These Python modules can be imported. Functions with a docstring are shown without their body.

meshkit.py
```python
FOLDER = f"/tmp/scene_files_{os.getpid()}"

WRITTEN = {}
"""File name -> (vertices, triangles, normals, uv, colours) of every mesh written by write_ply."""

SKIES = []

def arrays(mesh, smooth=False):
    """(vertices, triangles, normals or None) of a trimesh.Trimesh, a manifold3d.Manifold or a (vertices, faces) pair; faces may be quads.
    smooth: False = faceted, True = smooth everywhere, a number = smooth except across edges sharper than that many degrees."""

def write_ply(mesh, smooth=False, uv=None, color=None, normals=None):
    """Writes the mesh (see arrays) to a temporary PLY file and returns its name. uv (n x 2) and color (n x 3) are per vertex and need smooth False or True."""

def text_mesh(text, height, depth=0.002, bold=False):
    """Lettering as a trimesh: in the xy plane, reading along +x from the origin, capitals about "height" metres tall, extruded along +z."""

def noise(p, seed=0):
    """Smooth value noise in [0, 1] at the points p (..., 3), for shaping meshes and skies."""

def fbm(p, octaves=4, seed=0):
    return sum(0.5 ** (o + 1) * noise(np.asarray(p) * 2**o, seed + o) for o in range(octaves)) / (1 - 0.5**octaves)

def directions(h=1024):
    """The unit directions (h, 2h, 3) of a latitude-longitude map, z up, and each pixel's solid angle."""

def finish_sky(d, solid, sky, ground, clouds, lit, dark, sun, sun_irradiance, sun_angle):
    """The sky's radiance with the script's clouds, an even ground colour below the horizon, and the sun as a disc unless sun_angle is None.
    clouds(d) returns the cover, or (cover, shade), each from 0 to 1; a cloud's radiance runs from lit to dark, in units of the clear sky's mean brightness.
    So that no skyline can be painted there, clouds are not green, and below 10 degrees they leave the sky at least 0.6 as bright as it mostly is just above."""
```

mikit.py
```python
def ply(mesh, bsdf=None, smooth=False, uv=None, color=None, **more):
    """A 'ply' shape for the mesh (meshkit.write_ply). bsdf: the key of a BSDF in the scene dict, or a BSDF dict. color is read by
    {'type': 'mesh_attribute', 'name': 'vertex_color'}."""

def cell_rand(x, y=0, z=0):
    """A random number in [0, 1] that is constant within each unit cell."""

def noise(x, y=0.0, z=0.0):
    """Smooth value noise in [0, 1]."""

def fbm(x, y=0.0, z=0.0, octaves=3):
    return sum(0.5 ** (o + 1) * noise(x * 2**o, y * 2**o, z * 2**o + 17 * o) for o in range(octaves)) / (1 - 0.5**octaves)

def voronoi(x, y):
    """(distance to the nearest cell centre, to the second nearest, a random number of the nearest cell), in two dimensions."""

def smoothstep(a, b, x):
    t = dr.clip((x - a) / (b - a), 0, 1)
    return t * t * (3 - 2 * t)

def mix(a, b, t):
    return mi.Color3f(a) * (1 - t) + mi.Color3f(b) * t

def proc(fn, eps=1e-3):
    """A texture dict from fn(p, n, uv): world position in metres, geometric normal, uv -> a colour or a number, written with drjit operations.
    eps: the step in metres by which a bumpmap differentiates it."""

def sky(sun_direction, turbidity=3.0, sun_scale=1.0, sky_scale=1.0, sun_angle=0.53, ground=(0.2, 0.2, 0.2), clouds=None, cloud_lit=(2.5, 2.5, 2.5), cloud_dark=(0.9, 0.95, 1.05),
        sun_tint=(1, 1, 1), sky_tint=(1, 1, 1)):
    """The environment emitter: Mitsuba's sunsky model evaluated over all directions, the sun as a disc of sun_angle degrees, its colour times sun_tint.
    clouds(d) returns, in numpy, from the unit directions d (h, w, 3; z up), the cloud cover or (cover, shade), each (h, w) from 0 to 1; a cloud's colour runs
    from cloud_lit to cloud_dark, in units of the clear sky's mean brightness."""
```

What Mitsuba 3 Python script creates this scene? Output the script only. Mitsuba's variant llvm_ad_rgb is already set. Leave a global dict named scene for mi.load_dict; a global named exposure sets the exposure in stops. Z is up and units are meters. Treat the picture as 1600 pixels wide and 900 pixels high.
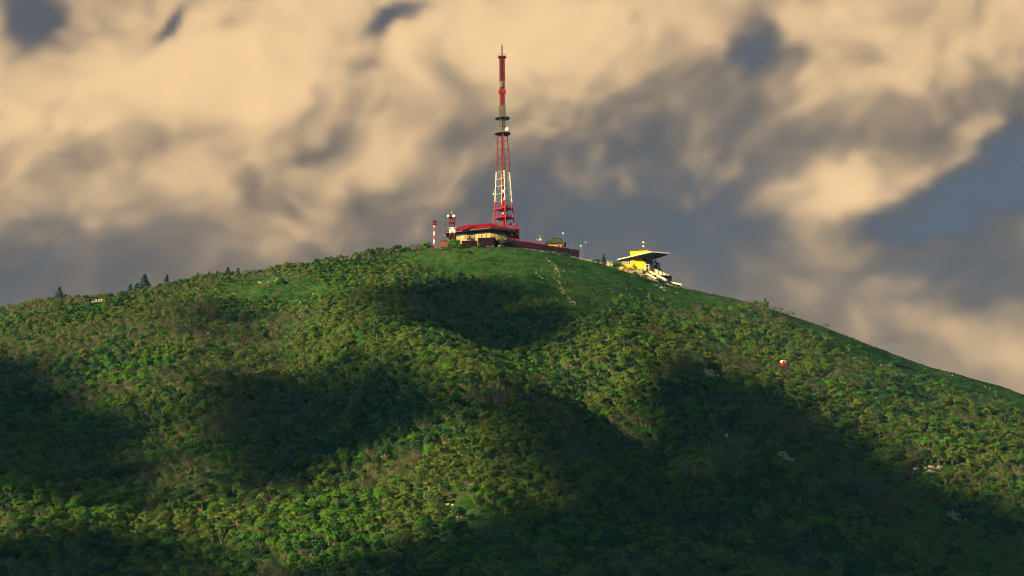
import math, random
import numpy as np, trimesh, drjit as dr, mitsuba as mi
import mikit, meshkit
from mikit import proc, noise, fbm, smoothstep, mix
from shapely.geometry import Polygon
from shapely import contains_xy
from scipy.interpolate import RBFInterpolator, RegularGridInterpolator
from scipy.ndimage import gaussian_filter

T = mi.ScalarTransform4f
rng = np.random.default_rng(7)
scene, labels = {}, {}

# ------------------------------------------------------------------ camera, sky, sun, exposure
F, PITCH, ZC = 2827.0, math.radians(12.0), 2.0           # focal length in 1600-pixel units, tilt up, eye height
CP, SP = math.cos(PITCH), math.sin(PITCH)
AIR = 1.9e-5                                              # thin evening air: short waves scatter most
scene['air'] = {'type': 'homogeneous', 'albedo': {'type': 'rgb', 'value': [0.95, 0.95, 0.95]}, 'sigma_t': {'type': 'rgb', 'value': [0.24 * AIR, 0.80 * AIR, 1.8 * AIR]}}
scene['camera'] = {'type': 'perspective', 'fov': 2 * math.degrees(math.atan(800 / F)), 'fov_axis': 'x', 'near_clip': 1.0, 'far_clip': 30000.0, 'medium': {'type': 'ref', 'id': 'air'},
                   'to_world': T().look_at(origin=[0, 0, ZC], target=[0, CP * 100, ZC + SP * 100], up=[0, 0, 1])}
SUN = np.array([-0.74, -0.60, 0.29]); SUN /= np.linalg.norm(SUN)
exposure = 2.65


def at(px, py, Y):
    """The place at depth Y that the photograph shows at (px, py)."""
    u, v = (np.asarray(px, float) - 800) / F, (450 - np.asarray(py, float)) / F
    k = Y / (CP - v * SP)
    return np.stack(np.broadcast_arrays(u * k, Y * 1.0, ZC + (SP + v * CP) * k), -1)


def project(p):
    p = np.asarray(p, float) - [0, 0, ZC]
    w = p[..., 1] * CP + p[..., 2] * SP
    return 800 + F * p[..., 0] / w, 450 - F * (-p[..., 1] * SP + p[..., 2] * CP) / w


def smoothstep_np(a, b, x):
    t = np.clip((x - a) / (b - a), 0, 1)
    return t * t * (3 - 2 * t)


def cloud_cover(d):
    az, el = np.degrees(np.arctan2(d[..., 0], d[..., 1])), np.degrees(np.arcsin(np.clip(d[..., 2], -1, 1)))
    # warped, billowing noise; the deck drifts from lower left to upper right
    def f(scale, octaves, seed):
        return meshkit.fbm(d * scale, octaves, seed) - 0.5
    wx, wy = 2.0 * f(23, 4, 33) + 1.8 * f(9, 2, 4), 1.7 * f(23, 4, 51) + 1.4 * f(9, 2, 12)
    X, E = az + wx, el + wy
    ca, sa = math.cos(math.radians(30)), math.sin(math.radians(30))
    A, B = (X * ca + E * sa), (-X * sa + E * ca)
    far = d[..., 1] * 2 + 8.4 + 0.05 * az
    big = meshkit.fbm(np.stack([A / 8.0, B / 4.0, far - 5], -1), 3, 21)
    mid = meshkit.fbm(np.stack([A / 2.5, B / 1.6, far], -1), 3, 5)
    puffs = 1 - np.abs(2 * meshkit.fbm(np.stack([(X + 0.5 * wx) / 2.4, (E + 0.5 * wy) / 1.7, far], -1), 3, 61) - 1) * 2.2     # rounded heads with dark creases
    wisp = meshkit.fbm(np.stack([A / 0.95, B / 0.70, far], -1), 2, 6)
    grain = meshkit.fbm(np.stack([(X + 0.4 * wx) / 0.85, (E + 0.4 * wy) / 0.7, far + 4], -1), 2, 17)
    s = 0.46 + 0.27 * smoothstep_np(17.5, 11.5, el) + 0.50 * (big - 0.5) + (0.52 + 0.48 * smoothstep_np(11, 16.5, el)) * (0.66 * (mid - 0.5) - 0.15 * (puffs - 0.45) + 0.50 * (wisp - 0.5) + 0.34 * (grain - 0.5))

    def blob(px, py, rx, ry, tilt=0.0, soft=1.0):
        a0, e0 = (px - 800) / 49.3, 12 + (450 - py) / 49.3
        da, de = X - a0, E - e0
        t = math.radians(tilt)
        da, de = da * math.cos(t) + de * math.sin(t), -da * math.sin(t) + de * math.cos(t)
        return np.exp(-((da * 49.3 / rx) ** 2 + (de * 49.3 / ry) ** 2) ** soft)
    for a, *b in CLOUD_BANKS:                            # banks of lit cloud (-) and of grey cloud (+)
        s = s + a * blob(*b)
    s = s + 0.95 * smoothstep_np(22, 38, el)                 # only the low clouds are lit from below; the deck overhead is grey
    blue = 0
    for a, *b in BLUE_GAPS:
        blue = blue + a * blob(*b)
    ragged = smoothstep_np(0.22, 0.62, 0.55 * wisp + 0.45 * grain)
    blue = np.clip(blue * (0.45 + 0.9 * ragged), 0, 0.97)
    shade = 1 / (1 + np.exp(-4.8 * (s + 1.15 * blue - 0.44)))
    blue = 0.13 * blue
    opening = smoothstep_np(28, 50, el) * smoothstep_np(0.30, 0.52, big)     # overhead the deck breaks up
    west = smoothstep_np(-0.15, 0.45, (d[..., 0] * SUN[0] + d[..., 1] * SUN[1]) / math.hypot(SUN[0], SUN[1])) * (0.45 + 0.8 * (1 - mid))   # the side the sun shines in from is open
    return np.clip(1 - blue - 0.8 * opening - 0.9 * west, 0, 1), shade


# (strength, px, py, radius x, radius y, tilt, softness)
CLOUD_BANKS = [
    (-0.42, 110, 125, 260, 85, 5), (-0.16, 40, 220, 110, 50, 0), (-0.40, 420, 55, 150, 80, 30), (-0.40, 608, 100, 40, 36, 50), (-0.30, 330, 165, 90, 40, 10),
    (-0.26, 700, 60, 150, 60, 0), (-0.30, 850, 60, 170, 85, -8), (-0.20, 1090, 20, 110, 40, 0), (-0.28, 1340, 110, 130, 110, 0), (-0.48, 1320, 310, 95, 48, 0, 1.6),
    (-0.46, 480, 325, 115, 32, 38), (-0.28, 930, 265, 40, 40, -30), (-0.28, 610, 235, 80, 22, 35), (-0.28, 1390, 480, 80, 24, 0), (-0.30, 1290, 395, 90, 40, 60),
    (-0.30, 1540, 572, 200, 36, -16), (-0.22, 1560, 60, 90, 60, 20), (-0.26, 320, 285, 70, 30, 20), (-0.2, 1430, 295, 60, 20, 40), (-0.2, 900, 200, 60, 20, 10),
    (0.22, 250, 230, 150, 36, 10), (0.22, 480, 215, 80, 30, -10), (-0.06, 120, 340, 240, 70, 0), (0.14, 860, 320, 200, 110, 10), (0.32, 1010, 190, 170, 62, 14, 1.4),
    (0.34, 1180, 90, 60, 70, 70), (0.10, 1120, 400, 120, 100, 0), (0.20, 690, 200, 120, 50, 30), (0.12, 1540, 480, 240, 80, 0),
    (0.60, 245, 55, 48, 14, 32), (0.70, 20, 45, 45, 50, 35), (0.26, 335, 62, 26, 16, 20), (0.70, 600, 48, 66, 20, 18), (0.34, 1565, 150, 80, 70, 35),
    (0.50, 1510, 340, 140, 65, 20), (0.22, 1380, 225, 150, 30, 10), (0.16, 560, 400, 80, 30, 0),
]
BLUE_GAPS = [
    (1.25, 1510, 345, 120, 48, 18, 1.5), (1.2, 1610, 285, 80, 60, 30, 1.4), (0.30, 1530, 460, 200, 45, 0), (0.25, 40, 440, 260, 90, 0),
    (0.55, 15, 45, 42, 45, 35), (0.40, 250, 55, 38, 13, 32), (0.45, 605, 46, 56, 16, 18), (0.60, 1165, 95, 46, 34, 50), (0.42, 960, 340, 320, 110, 10), (0.3, 1130, 420, 100, 80, 0),
]
CLOUD_LIT, CLOUD_DARK, SKY_TINT = (3.20, 2.18, 1.16), (0.34, 0.335, 0.36), (0.38, 0.62, 0.95)
scene['sky'] = mikit.sky(SUN.tolist(), turbidity=4, sun_scale=1.9, sky_scale=1.0, sun_angle=1.1, ground=(0.06, 0.07, 0.05), clouds=cloud_cover,
                         cloud_lit=CLOUD_LIT, cloud_dark=CLOUD_DARK, sun_tint=(0.95, 0.98, 0.80), sky_tint=SKY_TINT)

# ------------------------------------------------------------------ terrain from ridges and gullies
SKY_X = [-900, -500, -200, 0, 92, 200, 300, 400, 480, 560, 640, 700, 790, 850, 904, 955, 985, 1012, 1040, 1068, 1150, 1200, 1300, 1400, 1500, 1600, 1800, 2100, 2500]
SKY_Y = [640, 560, 512, 484, 467, 462, 446, 434, 418, 402, 388, 384, 384, 391, 403, 415, 428, 438, 446, 450, 467, 481, 518, 551, 585, 620, 700, 830, 990]
SKY_D = [900, 980, 1020, 1045, 1055, 1060, 1065, 1070, 1075, 1085, 1092, 1096, 1098, 1100, 1100, 1102, 1103, 1103, 1104, 1105, 1108, 1110, 1115, 1120, 1125, 1130, 1140, 1150, 1160]
BOT_X, BOT_D = [-900, 0, 400, 800, 1200, 1600, 2500], [560, 600, 590, 580, 600, 660, 780]


def line_distance(px, py, line):
    best = np.full(np.shape(px), 1e9)
    for (x0, y0), (x1, y1) in zip(line[:-1], line[1:]):
        t = np.clip(((px - x0) * (x1 - x0) + (py - y0) * (y1 - y0)) / ((x1 - x0) ** 2 + (y1 - y0) ** 2), 0, 1)
        best = np.minimum(best, np.hypot(px - x0 - t * (x1 - x0), py - y0 - t * (y1 - y0)))
    return best


SPURS = [  # (metres nearer, half width in pixels, line)
    (62, 56, [(470, 440), (560, 497), (640, 545), (705, 590), (800, 655), (900, 730), (960, 800), (1000, 900)]),
    (-60, 62, [(640, 440), (720, 490), (790, 530), (860, 600), (930, 640), (1010, 720), (1080, 830), (1130, 930)]),
    (38, 60, [(880, 405), (930, 480), (1010, 540), (1110, 588), (1230, 715), (1340, 800), (1480, 930)]),
    (-34, 60, [(1080, 500), (1170, 570), (1290, 680), (1400, 740), (1560, 840), (1680, 900)]),
    (24, 80, [(1300, 560), (1400, 620), (1500, 690), (1640, 760)]),
    (60, 64, [(630, 668), (700, 722), (760, 800), (830, 880), (860, 930)]),
    (-44, 70, [(420, 520), (470, 600), (520, 660), (600, 640), (680, 680), (760, 740), (850, 830), (920, 930)]),
    (-8, 60, [(420, 560), (390, 660), (370, 760), (360, 930)]),
    (14, 75, [(240, 500), (270, 600), (300, 700), (310, 800), (300, 930)]),
    (-34, 75, [(-20, 540), (80, 640), (170, 720), (260, 800), (330, 930)]),
    (26, 60, [(-40, 760), (60, 800), (140, 850), (200, 930)]),
]


def control_points():
    pts = []
    for px in list(range(-900, 2501, 60)):
        ps, ds, db = np.interp(px, SKY_X, SKY_Y), np.interp(px, SKY_X, SKY_D), np.interp(px, BOT_X, BOT_D)
        zs = at(px, ps, ds)[2]
        zb = at(px, 900, db)[2]
        m = (zs - zb) / (ds - db)
        for t in (0, .06, .12, .2, .28, .36, .45, .54, .63, .72, .81, .9, 1.0):
            py = ps + (900 - ps) * t
            v = (450 - py) / F
            e = (SP + v * CP) / (CP - v * SP)
            Y = ((zs - ZC) - m * ds) / (e - m) if t else ds
            off = sum(-a * np.exp(-(line_distance(px, py, ln) / w) ** 2) for a, w, ln in SPURS)
            fade = smoothstep_np(0.02, 0.22, t)
            Y = Y + off * fade - 26 * math.sin(math.pi * min(t * 1.6, 1)) * (1 if 500 < px < 1300 else 0.6)      # a slightly domed hill
            pts.append(at(px, py, Y))
        top = at(px, ps, ds)
        k = 1.0 if 600 < px < 930 else 0.0
        pts += [top + [0, 45, -0.5 - 3 * (1 - k)], top + [0, 110, -6 - 14 * (1 - k)], top + [0, 300, -75], [top[0] * 1.3, top[1] + 700, max(top[2] - 210, 0)], [top[0] * 1.6, top[1] + 1300, 0]]
        b = at(px, 900, db)
        pts += [[b[0], db - 120, max(b[2] - 36, 0) * 0.55], [b[0], db - 260, 0], [b[0], 120, 0]]
    return np.array(pts)


def axis(lo, hi, step, far):
    core = np.arange(lo, hi + step, step)
    out, g = [core[-1]], step
    while out[-1] < far:
        g *= 1.35
        out.append(out[-1] + g)
    left, g = [core[0]], step
    while left[-1] > -far:
        g *= 1.35
        left.append(left[-1] - g)
    return np.concatenate([left[:0:-1], core, out[1:]])


CPTS = control_points()
_, keep = np.unique(np.round(CPTS[:, :2] / 6), axis=0, return_index=True)
CPTS = CPTS[keep]
gx, gy = np.arange(-1500, 1501, 12.0), np.arange(0, 2601, 12.0)
GX, GY = np.meshgrid(gx, gy, indexing='ij')
rbf = RBFInterpolator(CPTS[:, :2], CPTS[:, 2], kernel='thin_plate_spline', smoothing=40.0)
coarse = rbf(np.stack([GX.ravel(), GY.ravel()], -1)).reshape(GX.shape)
coarse = gaussian_filter(np.maximum(coarse, 0), 0.8)
_h = RegularGridInterpolator((gx, gy), coarse, method='cubic', bounds_error=False, fill_value=0)


def hill_height(x, y):
    x, y = np.asarray(x, float), np.asarray(y, float)
    inside = (np.abs(x) < 1490) & (y > 5) & (y < 2590)
    z = np.where(inside, _h(np.stack([np.clip(x, -1499, 1499), np.clip(y, 1, 2599)], -1)), 0)
    edge = np.clip(np.minimum(np.minimum(1500 - np.abs(x), y) / 250, (2600 - y) / 300), 0, 1)
    z = z * edge
    p = np.stack([x, y, np.zeros_like(x)], -1)
    rough = smoothstep_np(10, 90, z)
    quiet = 1 - 0.8 * np.exp(-((x - 60) / 190) ** 2 - ((y - 1110) / 75) ** 2)
    return z + rough * quiet * (9 * (meshkit.fbm(p / 62, 3, 2) - 0.5) + 1.6 * (meshkit.fbm(p / 11, 3, 9) - 0.5))


tx, ty = axis(-560, 560, 3.0, 9000), axis(420, 1270, 3.0, 9000)
TX, TY = np.meshgrid(tx, ty, indexing='ij')
TZ = hill_height(TX, TY)
ground_z = RegularGridInterpolator((tx, ty), TZ, bounds_error=False, fill_value=0)


def ground(x, y):
    z = ground_z(np.stack(np.broadcast_arrays(np.asarray(x, float), np.asarray(y, float)), -1))
    return float(z[0]) if np.ndim(x) == 0 and np.ndim(y) == 0 else z


def on_hill(px, py, start=430.0, step=2.0):
    """Where the sight line through (px, py) meets the hill."""
    Y = np.arange(start, 1500, step)
    p = at(px, py, Y)
    hit = np.nonzero(p[:, 2] < ground(p[:, 0], p[:, 1]))[0]
    return p[hit[0]] if len(hit) else at(px, py, np.interp(px, SKY_X, SKY_D))


BAND = [0, 0, 0, 0]
n1, n2 = TX.shape
idx = np.arange(n1 * n2).reshape(n1, n2)
quads = np.stack([idx[:-1, :-1], idx[1:, :-1], idx[1:, 1:], idx[:-1, 1:]], -1).reshape(-1, 4)

# ------------------------------------------------------------------ materials
def leaf_colour(p, n, uv):
    """u: kind of foliage, v: leaf to leaf variation; patches of the wood differ by place."""
    patch = fbm(p.x / 16, p.y / 16, 0, 3)
    fine = noise(p.x / 3.1, p.y / 3.1, p.z / 3.1)
    fresh = mix((0.042, 0.090, 0.012), (0.080, 0.128, 0.016), patch)
    olive = mix((0.056, 0.086, 0.018), (0.094, 0.116, 0.024), patch)
    twig = mix((0.056, 0.066, 0.032), (0.076, 0.076, 0.036), patch)
    dark = mix((0.020, 0.046, 0.016), (0.036, 0.066, 0.020), patch)
    bright = mix((0.045, 0.120, 0.010), (0.085, 0.150, 0.012), patch)
    pine = mix((0.014, 0.028, 0.018), (0.022, 0.038, 0.022), patch)
    k = uv.x * 6
    c = dr.select(k < 1, fresh, dr.select(k < 2, olive, dr.select(k < 3, twig, dr.select(k < 4, dark, dr.select(k < 5, bright, pine)))))
    tint = dr.select((k >= 1) & (k < 3), mi.Color3f(0.93, 1.09, 1.15), mi.Color3f(0.76, 1.09, 1.25))
    return c * tint * (1.0 + 0.7 * uv.y + 0.45 * fine)


def grass_colour(p, n, uv):
    a = fbm(p.x / 38, p.y / 38, 3, 4)
    b = fbm(p.x / 5, p.y / 9, p.z / 5, 4)
    c = noise(p.x / 0.9, p.y / 1.6, p.z / 0.9)
    g = mix((0.030, 0.062, 0.012), (0.075, 0.105, 0.020), smoothstep(0.3, 0.7, 0.6 * a + 0.4 * b))
    g = mix(g, (0.100, 0.092, 0.034), 0.55 * smoothstep(0.56, 0.74, 0.5 * b + 0.5 * a))
    d = fbm(p.x / 2.2, p.y / 2.2, p.z / 2.2, 3)
    g = g * (0.40 + 0.55 * b + 0.35 * c + 0.55 * smoothstep(0.3, 0.7, d))
    stone = smoothstep(0.83, 0.90, noise(p.x / 1.1, p.y / 1.1, p.z / 1.1)) * smoothstep(0.60, 0.70, fbm(p.x / 22 + 9, p.y / 22, 1, 2))
    soil = smoothstep(0.62, 0.72, fbm(p.x / 9 + 3, p.y / 13, p.z / 9, 4))
    g = mix(g * mi.Color3f(0.41, 0.66, 0.85), (0.060, 0.056, 0.032), 0.6 * soil)
    return mix(g, (0.30, 0.28, 0.22), stone * 0.7)


def rock_colour(p, n, uv):
    a = fbm(p.x / 1.3, p.y / 1.3, p.z / 0.6, 4)
    return mix((0.13, 0.115, 0.085), (0.36, 0.32, 0.24), smoothstep(0.3, 0.7, a))


def wall_stone_colour(p, n, uv):
    course = dr.floor(p.z / 0.9)
    r = mikit.cell_rand(dr.floor((p.x + p.y * 0.4) / 1.7 + 0.5 * (course - 2 * dr.floor(course / 2))), course, 3)
    a = fbm(p.x * 0.8, p.y * 0.8, p.z * 0.8, 3)
    return mix((0.26, 0.175, 0.085), (0.50, 0.37, 0.19), 0.5 * r + 0.5 * a)


def grimy(base, amount=0.35, size=1.5):
    def fn(p, n, uv):
        a = fbm(p.x / size, p.y / size, p.z / (2.5 * size), 4)
        return mi.Color3f(base) * (1 - amount * smoothstep(0.35, 0.75, a))
    return {'type': 'twosided', 'material': {'type': 'diffuse', 'reflectance': proc(fn)}}


def plain(base, rough=0.6):
    return {'type': 'twosided', 'material': {'type': 'principled', 'base_color': {'type': 'rgb', 'value': list(base)}, 'roughness': rough, 'specular': 0.3}}


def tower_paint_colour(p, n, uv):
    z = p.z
    red, white, shade_red, grey = mi.Color3f(0.34, 0.022, 0.036), mi.Color3f(0.54, 0.54, 0.50), mi.Color3f(0.14, 0.022, 0.026), mi.Color3f(0.13, 0.125, 0.12)  # the upper red is darker: cloud shade put into the paint colour
    c = dr.select(z < BAND[0], red, dr.select(z < BAND[1], white, dr.select(z < BAND[2], shade_red, dr.select(z < BAND[3], grey, shade_red))))
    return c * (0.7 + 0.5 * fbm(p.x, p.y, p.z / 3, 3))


def striped_mast_colour(p, n, uv):
    s = (p.z - uv.x * 1000.0)                                # uv.x carries the mast's foot height
    k = dr.floor(s / 2.6)
    c = dr.select(k - 2 * dr.floor(k / 2) < 1, mi.Color3f(0.70, 0.66, 0.55), mi.Color3f(0.36, 0.03, 0.03))
    return c * (0.75 + 0.4 * noise(p.x, p.y, p.z))


scene['foliage'] = {'type': 'principledthin', 'base_color': proc(leaf_colour), 'roughness': 0.7, 'diff_trans': 0.95, 'spec_trans': 0.0, 'eta': 1.25}
scene['grass_cover'] = {'type': 'twosided', 'material': {'type': 'diffuse', 'reflectance': proc(grass_colour)}}
scene['bark'] = {'type': 'twosided', 'material': {'type': 'diffuse', 'reflectance': {'type': 'rgb', 'value': [0.15, 0.125, 0.09]}}}
scene['rock'] = {'type': 'twosided', 'material': {'type': 'diffuse', 'reflectance': proc(rock_colour)}}
scene['cloud_vapour'] = {'type': 'twosided', 'material': {'type': 'diffuse', 'reflectance': {'type': 'rgb', 'value': [0.75, 0.75, 0.75]}}}

# ------------------------------------------------------------------ the hill
hill = trimesh.Trimesh(np.stack([TX.ravel(), TY.ravel(), TZ.ravel()], -1), np.vstack([quads[:, [0, 1, 2]], quads[:, [0, 2, 3]]]), process=False)
scene['hill'] = mikit.ply(hill, 'grass_cover', smooth=True)
labels['hill'] = {'label': 'grassy rounded hill with wooded flanks and a bare green top', 'kind': 'structure'}

# ------------------------------------------------------------------ clouds that stand before the sun, outside the picture, and shade the hill
SHADES = [  # outline of each shade as it lies on the hill, seen in the photograph
    ([(-260, 560), (30, 575), (110, 625), (185, 680), (250, 752), (240, 800), (140, 790), (20, 750), (-300, 760)], 1.0),
    ([(392, 650), (440, 612), (520, 596), (600, 598), (680, 645), (640, 672), (545, 710), (490, 750), (410, 760), (388, 700)], 1.0),
    ([(645, 452), (710, 440), (790, 452), (880, 478), (900, 525), (830, 562), (735, 545), (675, 505)], 0.85),
    ([(1060, 610), (1130, 588), (1230, 648), (1330, 712), (1440, 758), (1640, 842), (1720, 990), (960, 990), (960, 870), (1010, 740)], 1.0),
    ([(690, 825), (770, 828), (900, 850), (1020, 880), (1000, 990), (560, 990), (600, 890)], 0.8),
    ([(-200, 868), (120, 866), (380, 876), (420, 990), (-200, 990)], 0.75),
    ([(280, 478), (390, 472), (420, 500), (390, 535), (310, 530)], 0.12),
]
CLOUD_FAR = 1250.0
puff = trimesh.creation.icosphere(subdivisions=2)
for k, (outline, density) in enumerate(SHADES):
    r = np.random.default_rng(100 + k)
    frame = Polygon(outline)
    bx0, by0, bx1, by1 = frame.bounds
    cells = set()
    step = 13.0
    for a in np.arange(bx0, bx1, 11.0):
        for b in np.arange(by0, by1, 7.0):
            if contains_xy(frame, a, b):
                h = on_hill(a, b, 330.0, 4.0)
                cells.add((round(h[0] / step), round(h[1] / step)))
    pieces = []
    for i, j in sorted(cells):
        if r.random() > 0.3 + 0.7 * density:
            continue
        q = np.array([i, j]) * step + r.uniform(-5, 5, 2)
        c = np.array([q[0], q[1], ground(*q)]) + SUN * (CLOUD_FAR + r.uniform(-20, 20))
        s = r.uniform(7, 12) * (0.7 + 0.4 * density)
        m = puff.copy()
        v = m.vertices * (1 + 0.35 * (meshkit.fbm(m.vertices * 1.7 + r.uniform(0, 50), 3) - 0.5)[:, None])
        m.vertices = v * [s * 1.25, s * 1.25, s * 0.8] + c
        pieces.append(m)
    key = 'cloud' if k == 0 else f'cloud_{k:03d}'
    scene[key] = mikit.ply(trimesh.util.concatenate(pieces), 'cloud_vapour', smooth=True)
    labels[key] = {'label': 'low white cloud drifting before the sun, shading the hill', 'kind': 'structure'}

# ------------------------------------------------------------------ the woods
LEAF_KINDS = dict(fresh=0, olive=1, twig=2, dark=3, bright=4, pine=5)


def cards(centres, size, outward, r, flat=0.6, slim=0.75):
    """Small bent leaf sprays, one at each centre, facing roughly outward."""
    n = len(centres)
    nrm = outward * flat + r.normal(size=(n, 3)) * (1 - flat) + [0, 0, 0.25]
    nrm /= np.linalg.norm(nrm, axis=1, keepdims=True)
    a = np.cross(nrm, r.normal(size=(n, 3))); a /= np.linalg.norm(a, axis=1, keepdims=True)
    b = np.cross(nrm, a)
    s = size * r.uniform(0.6, 1.3, (n, 1))
    v = np.stack([centres - a * s, centres - b * s * slim + nrm * s * 0.2, centres + a * s, centres + b * s * slim + nrm * s * 0.2], 1).reshape(-1, 3)
    f = np.arange(n)[:, None] * 4
    return v, np.vstack([f + [0, 1, 2], f + [0, 2, 3]])


def soft_ply(mesh, outward, bsdf, uv, amount=0.74):
    """Leaf sprays whose shading normals lean to the crown's outside, as a mass of small leaves looks."""
    v, f, n = meshkit.arrays(mesh, True)
    o = outward / np.maximum(np.linalg.norm(outward, axis=1, keepdims=True), 1e-6)
    n = np.where((n * o).sum(1, keepdims=True) < 0, -n, n)
    n = n * (1 - amount) + o * amount
    n /= np.maximum(np.linalg.norm(n, axis=1, keepdims=True), 1e-6)
    return {'type': 'ply', 'filename': meshkit.write_ply(mesh, False, uv, None, normals=n), 'face_normals': False, 'bsdf': {'type': 'ref', 'id': bsdf}}


def twig_fan(root, tips, width):
    """Thin three-sided branches from root to each tip."""
    vs, fs = [], []
    for t in tips:
        d = t - root; L = np.linalg.norm(d) + 1e-9
        a = np.cross(d, [0.3, 0.9, 0.2]); a /= np.linalg.norm(a) + 1e-9
        b = np.cross(d / L, a)
        k = len(vs) * 6
        ring = [a, -0.5 * a + 0.87 * b, -0.5 * a - 0.87 * b]
        vs.append(np.array([root + w * width for w in ring] + [t + w * width * 0.35 for w in ring]))
        fs.append(np.array([[k, k + 1, k + 4], [k, k + 4, k + 3], [k + 1, k + 2, k + 5], [k + 1, k + 5, k + 4], [k + 2, k, k + 3], [k + 2, k + 3, k + 5]]))
    return trimesh.Trimesh(np.vstack(vs), np.vstack(fs), process=False)


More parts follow.
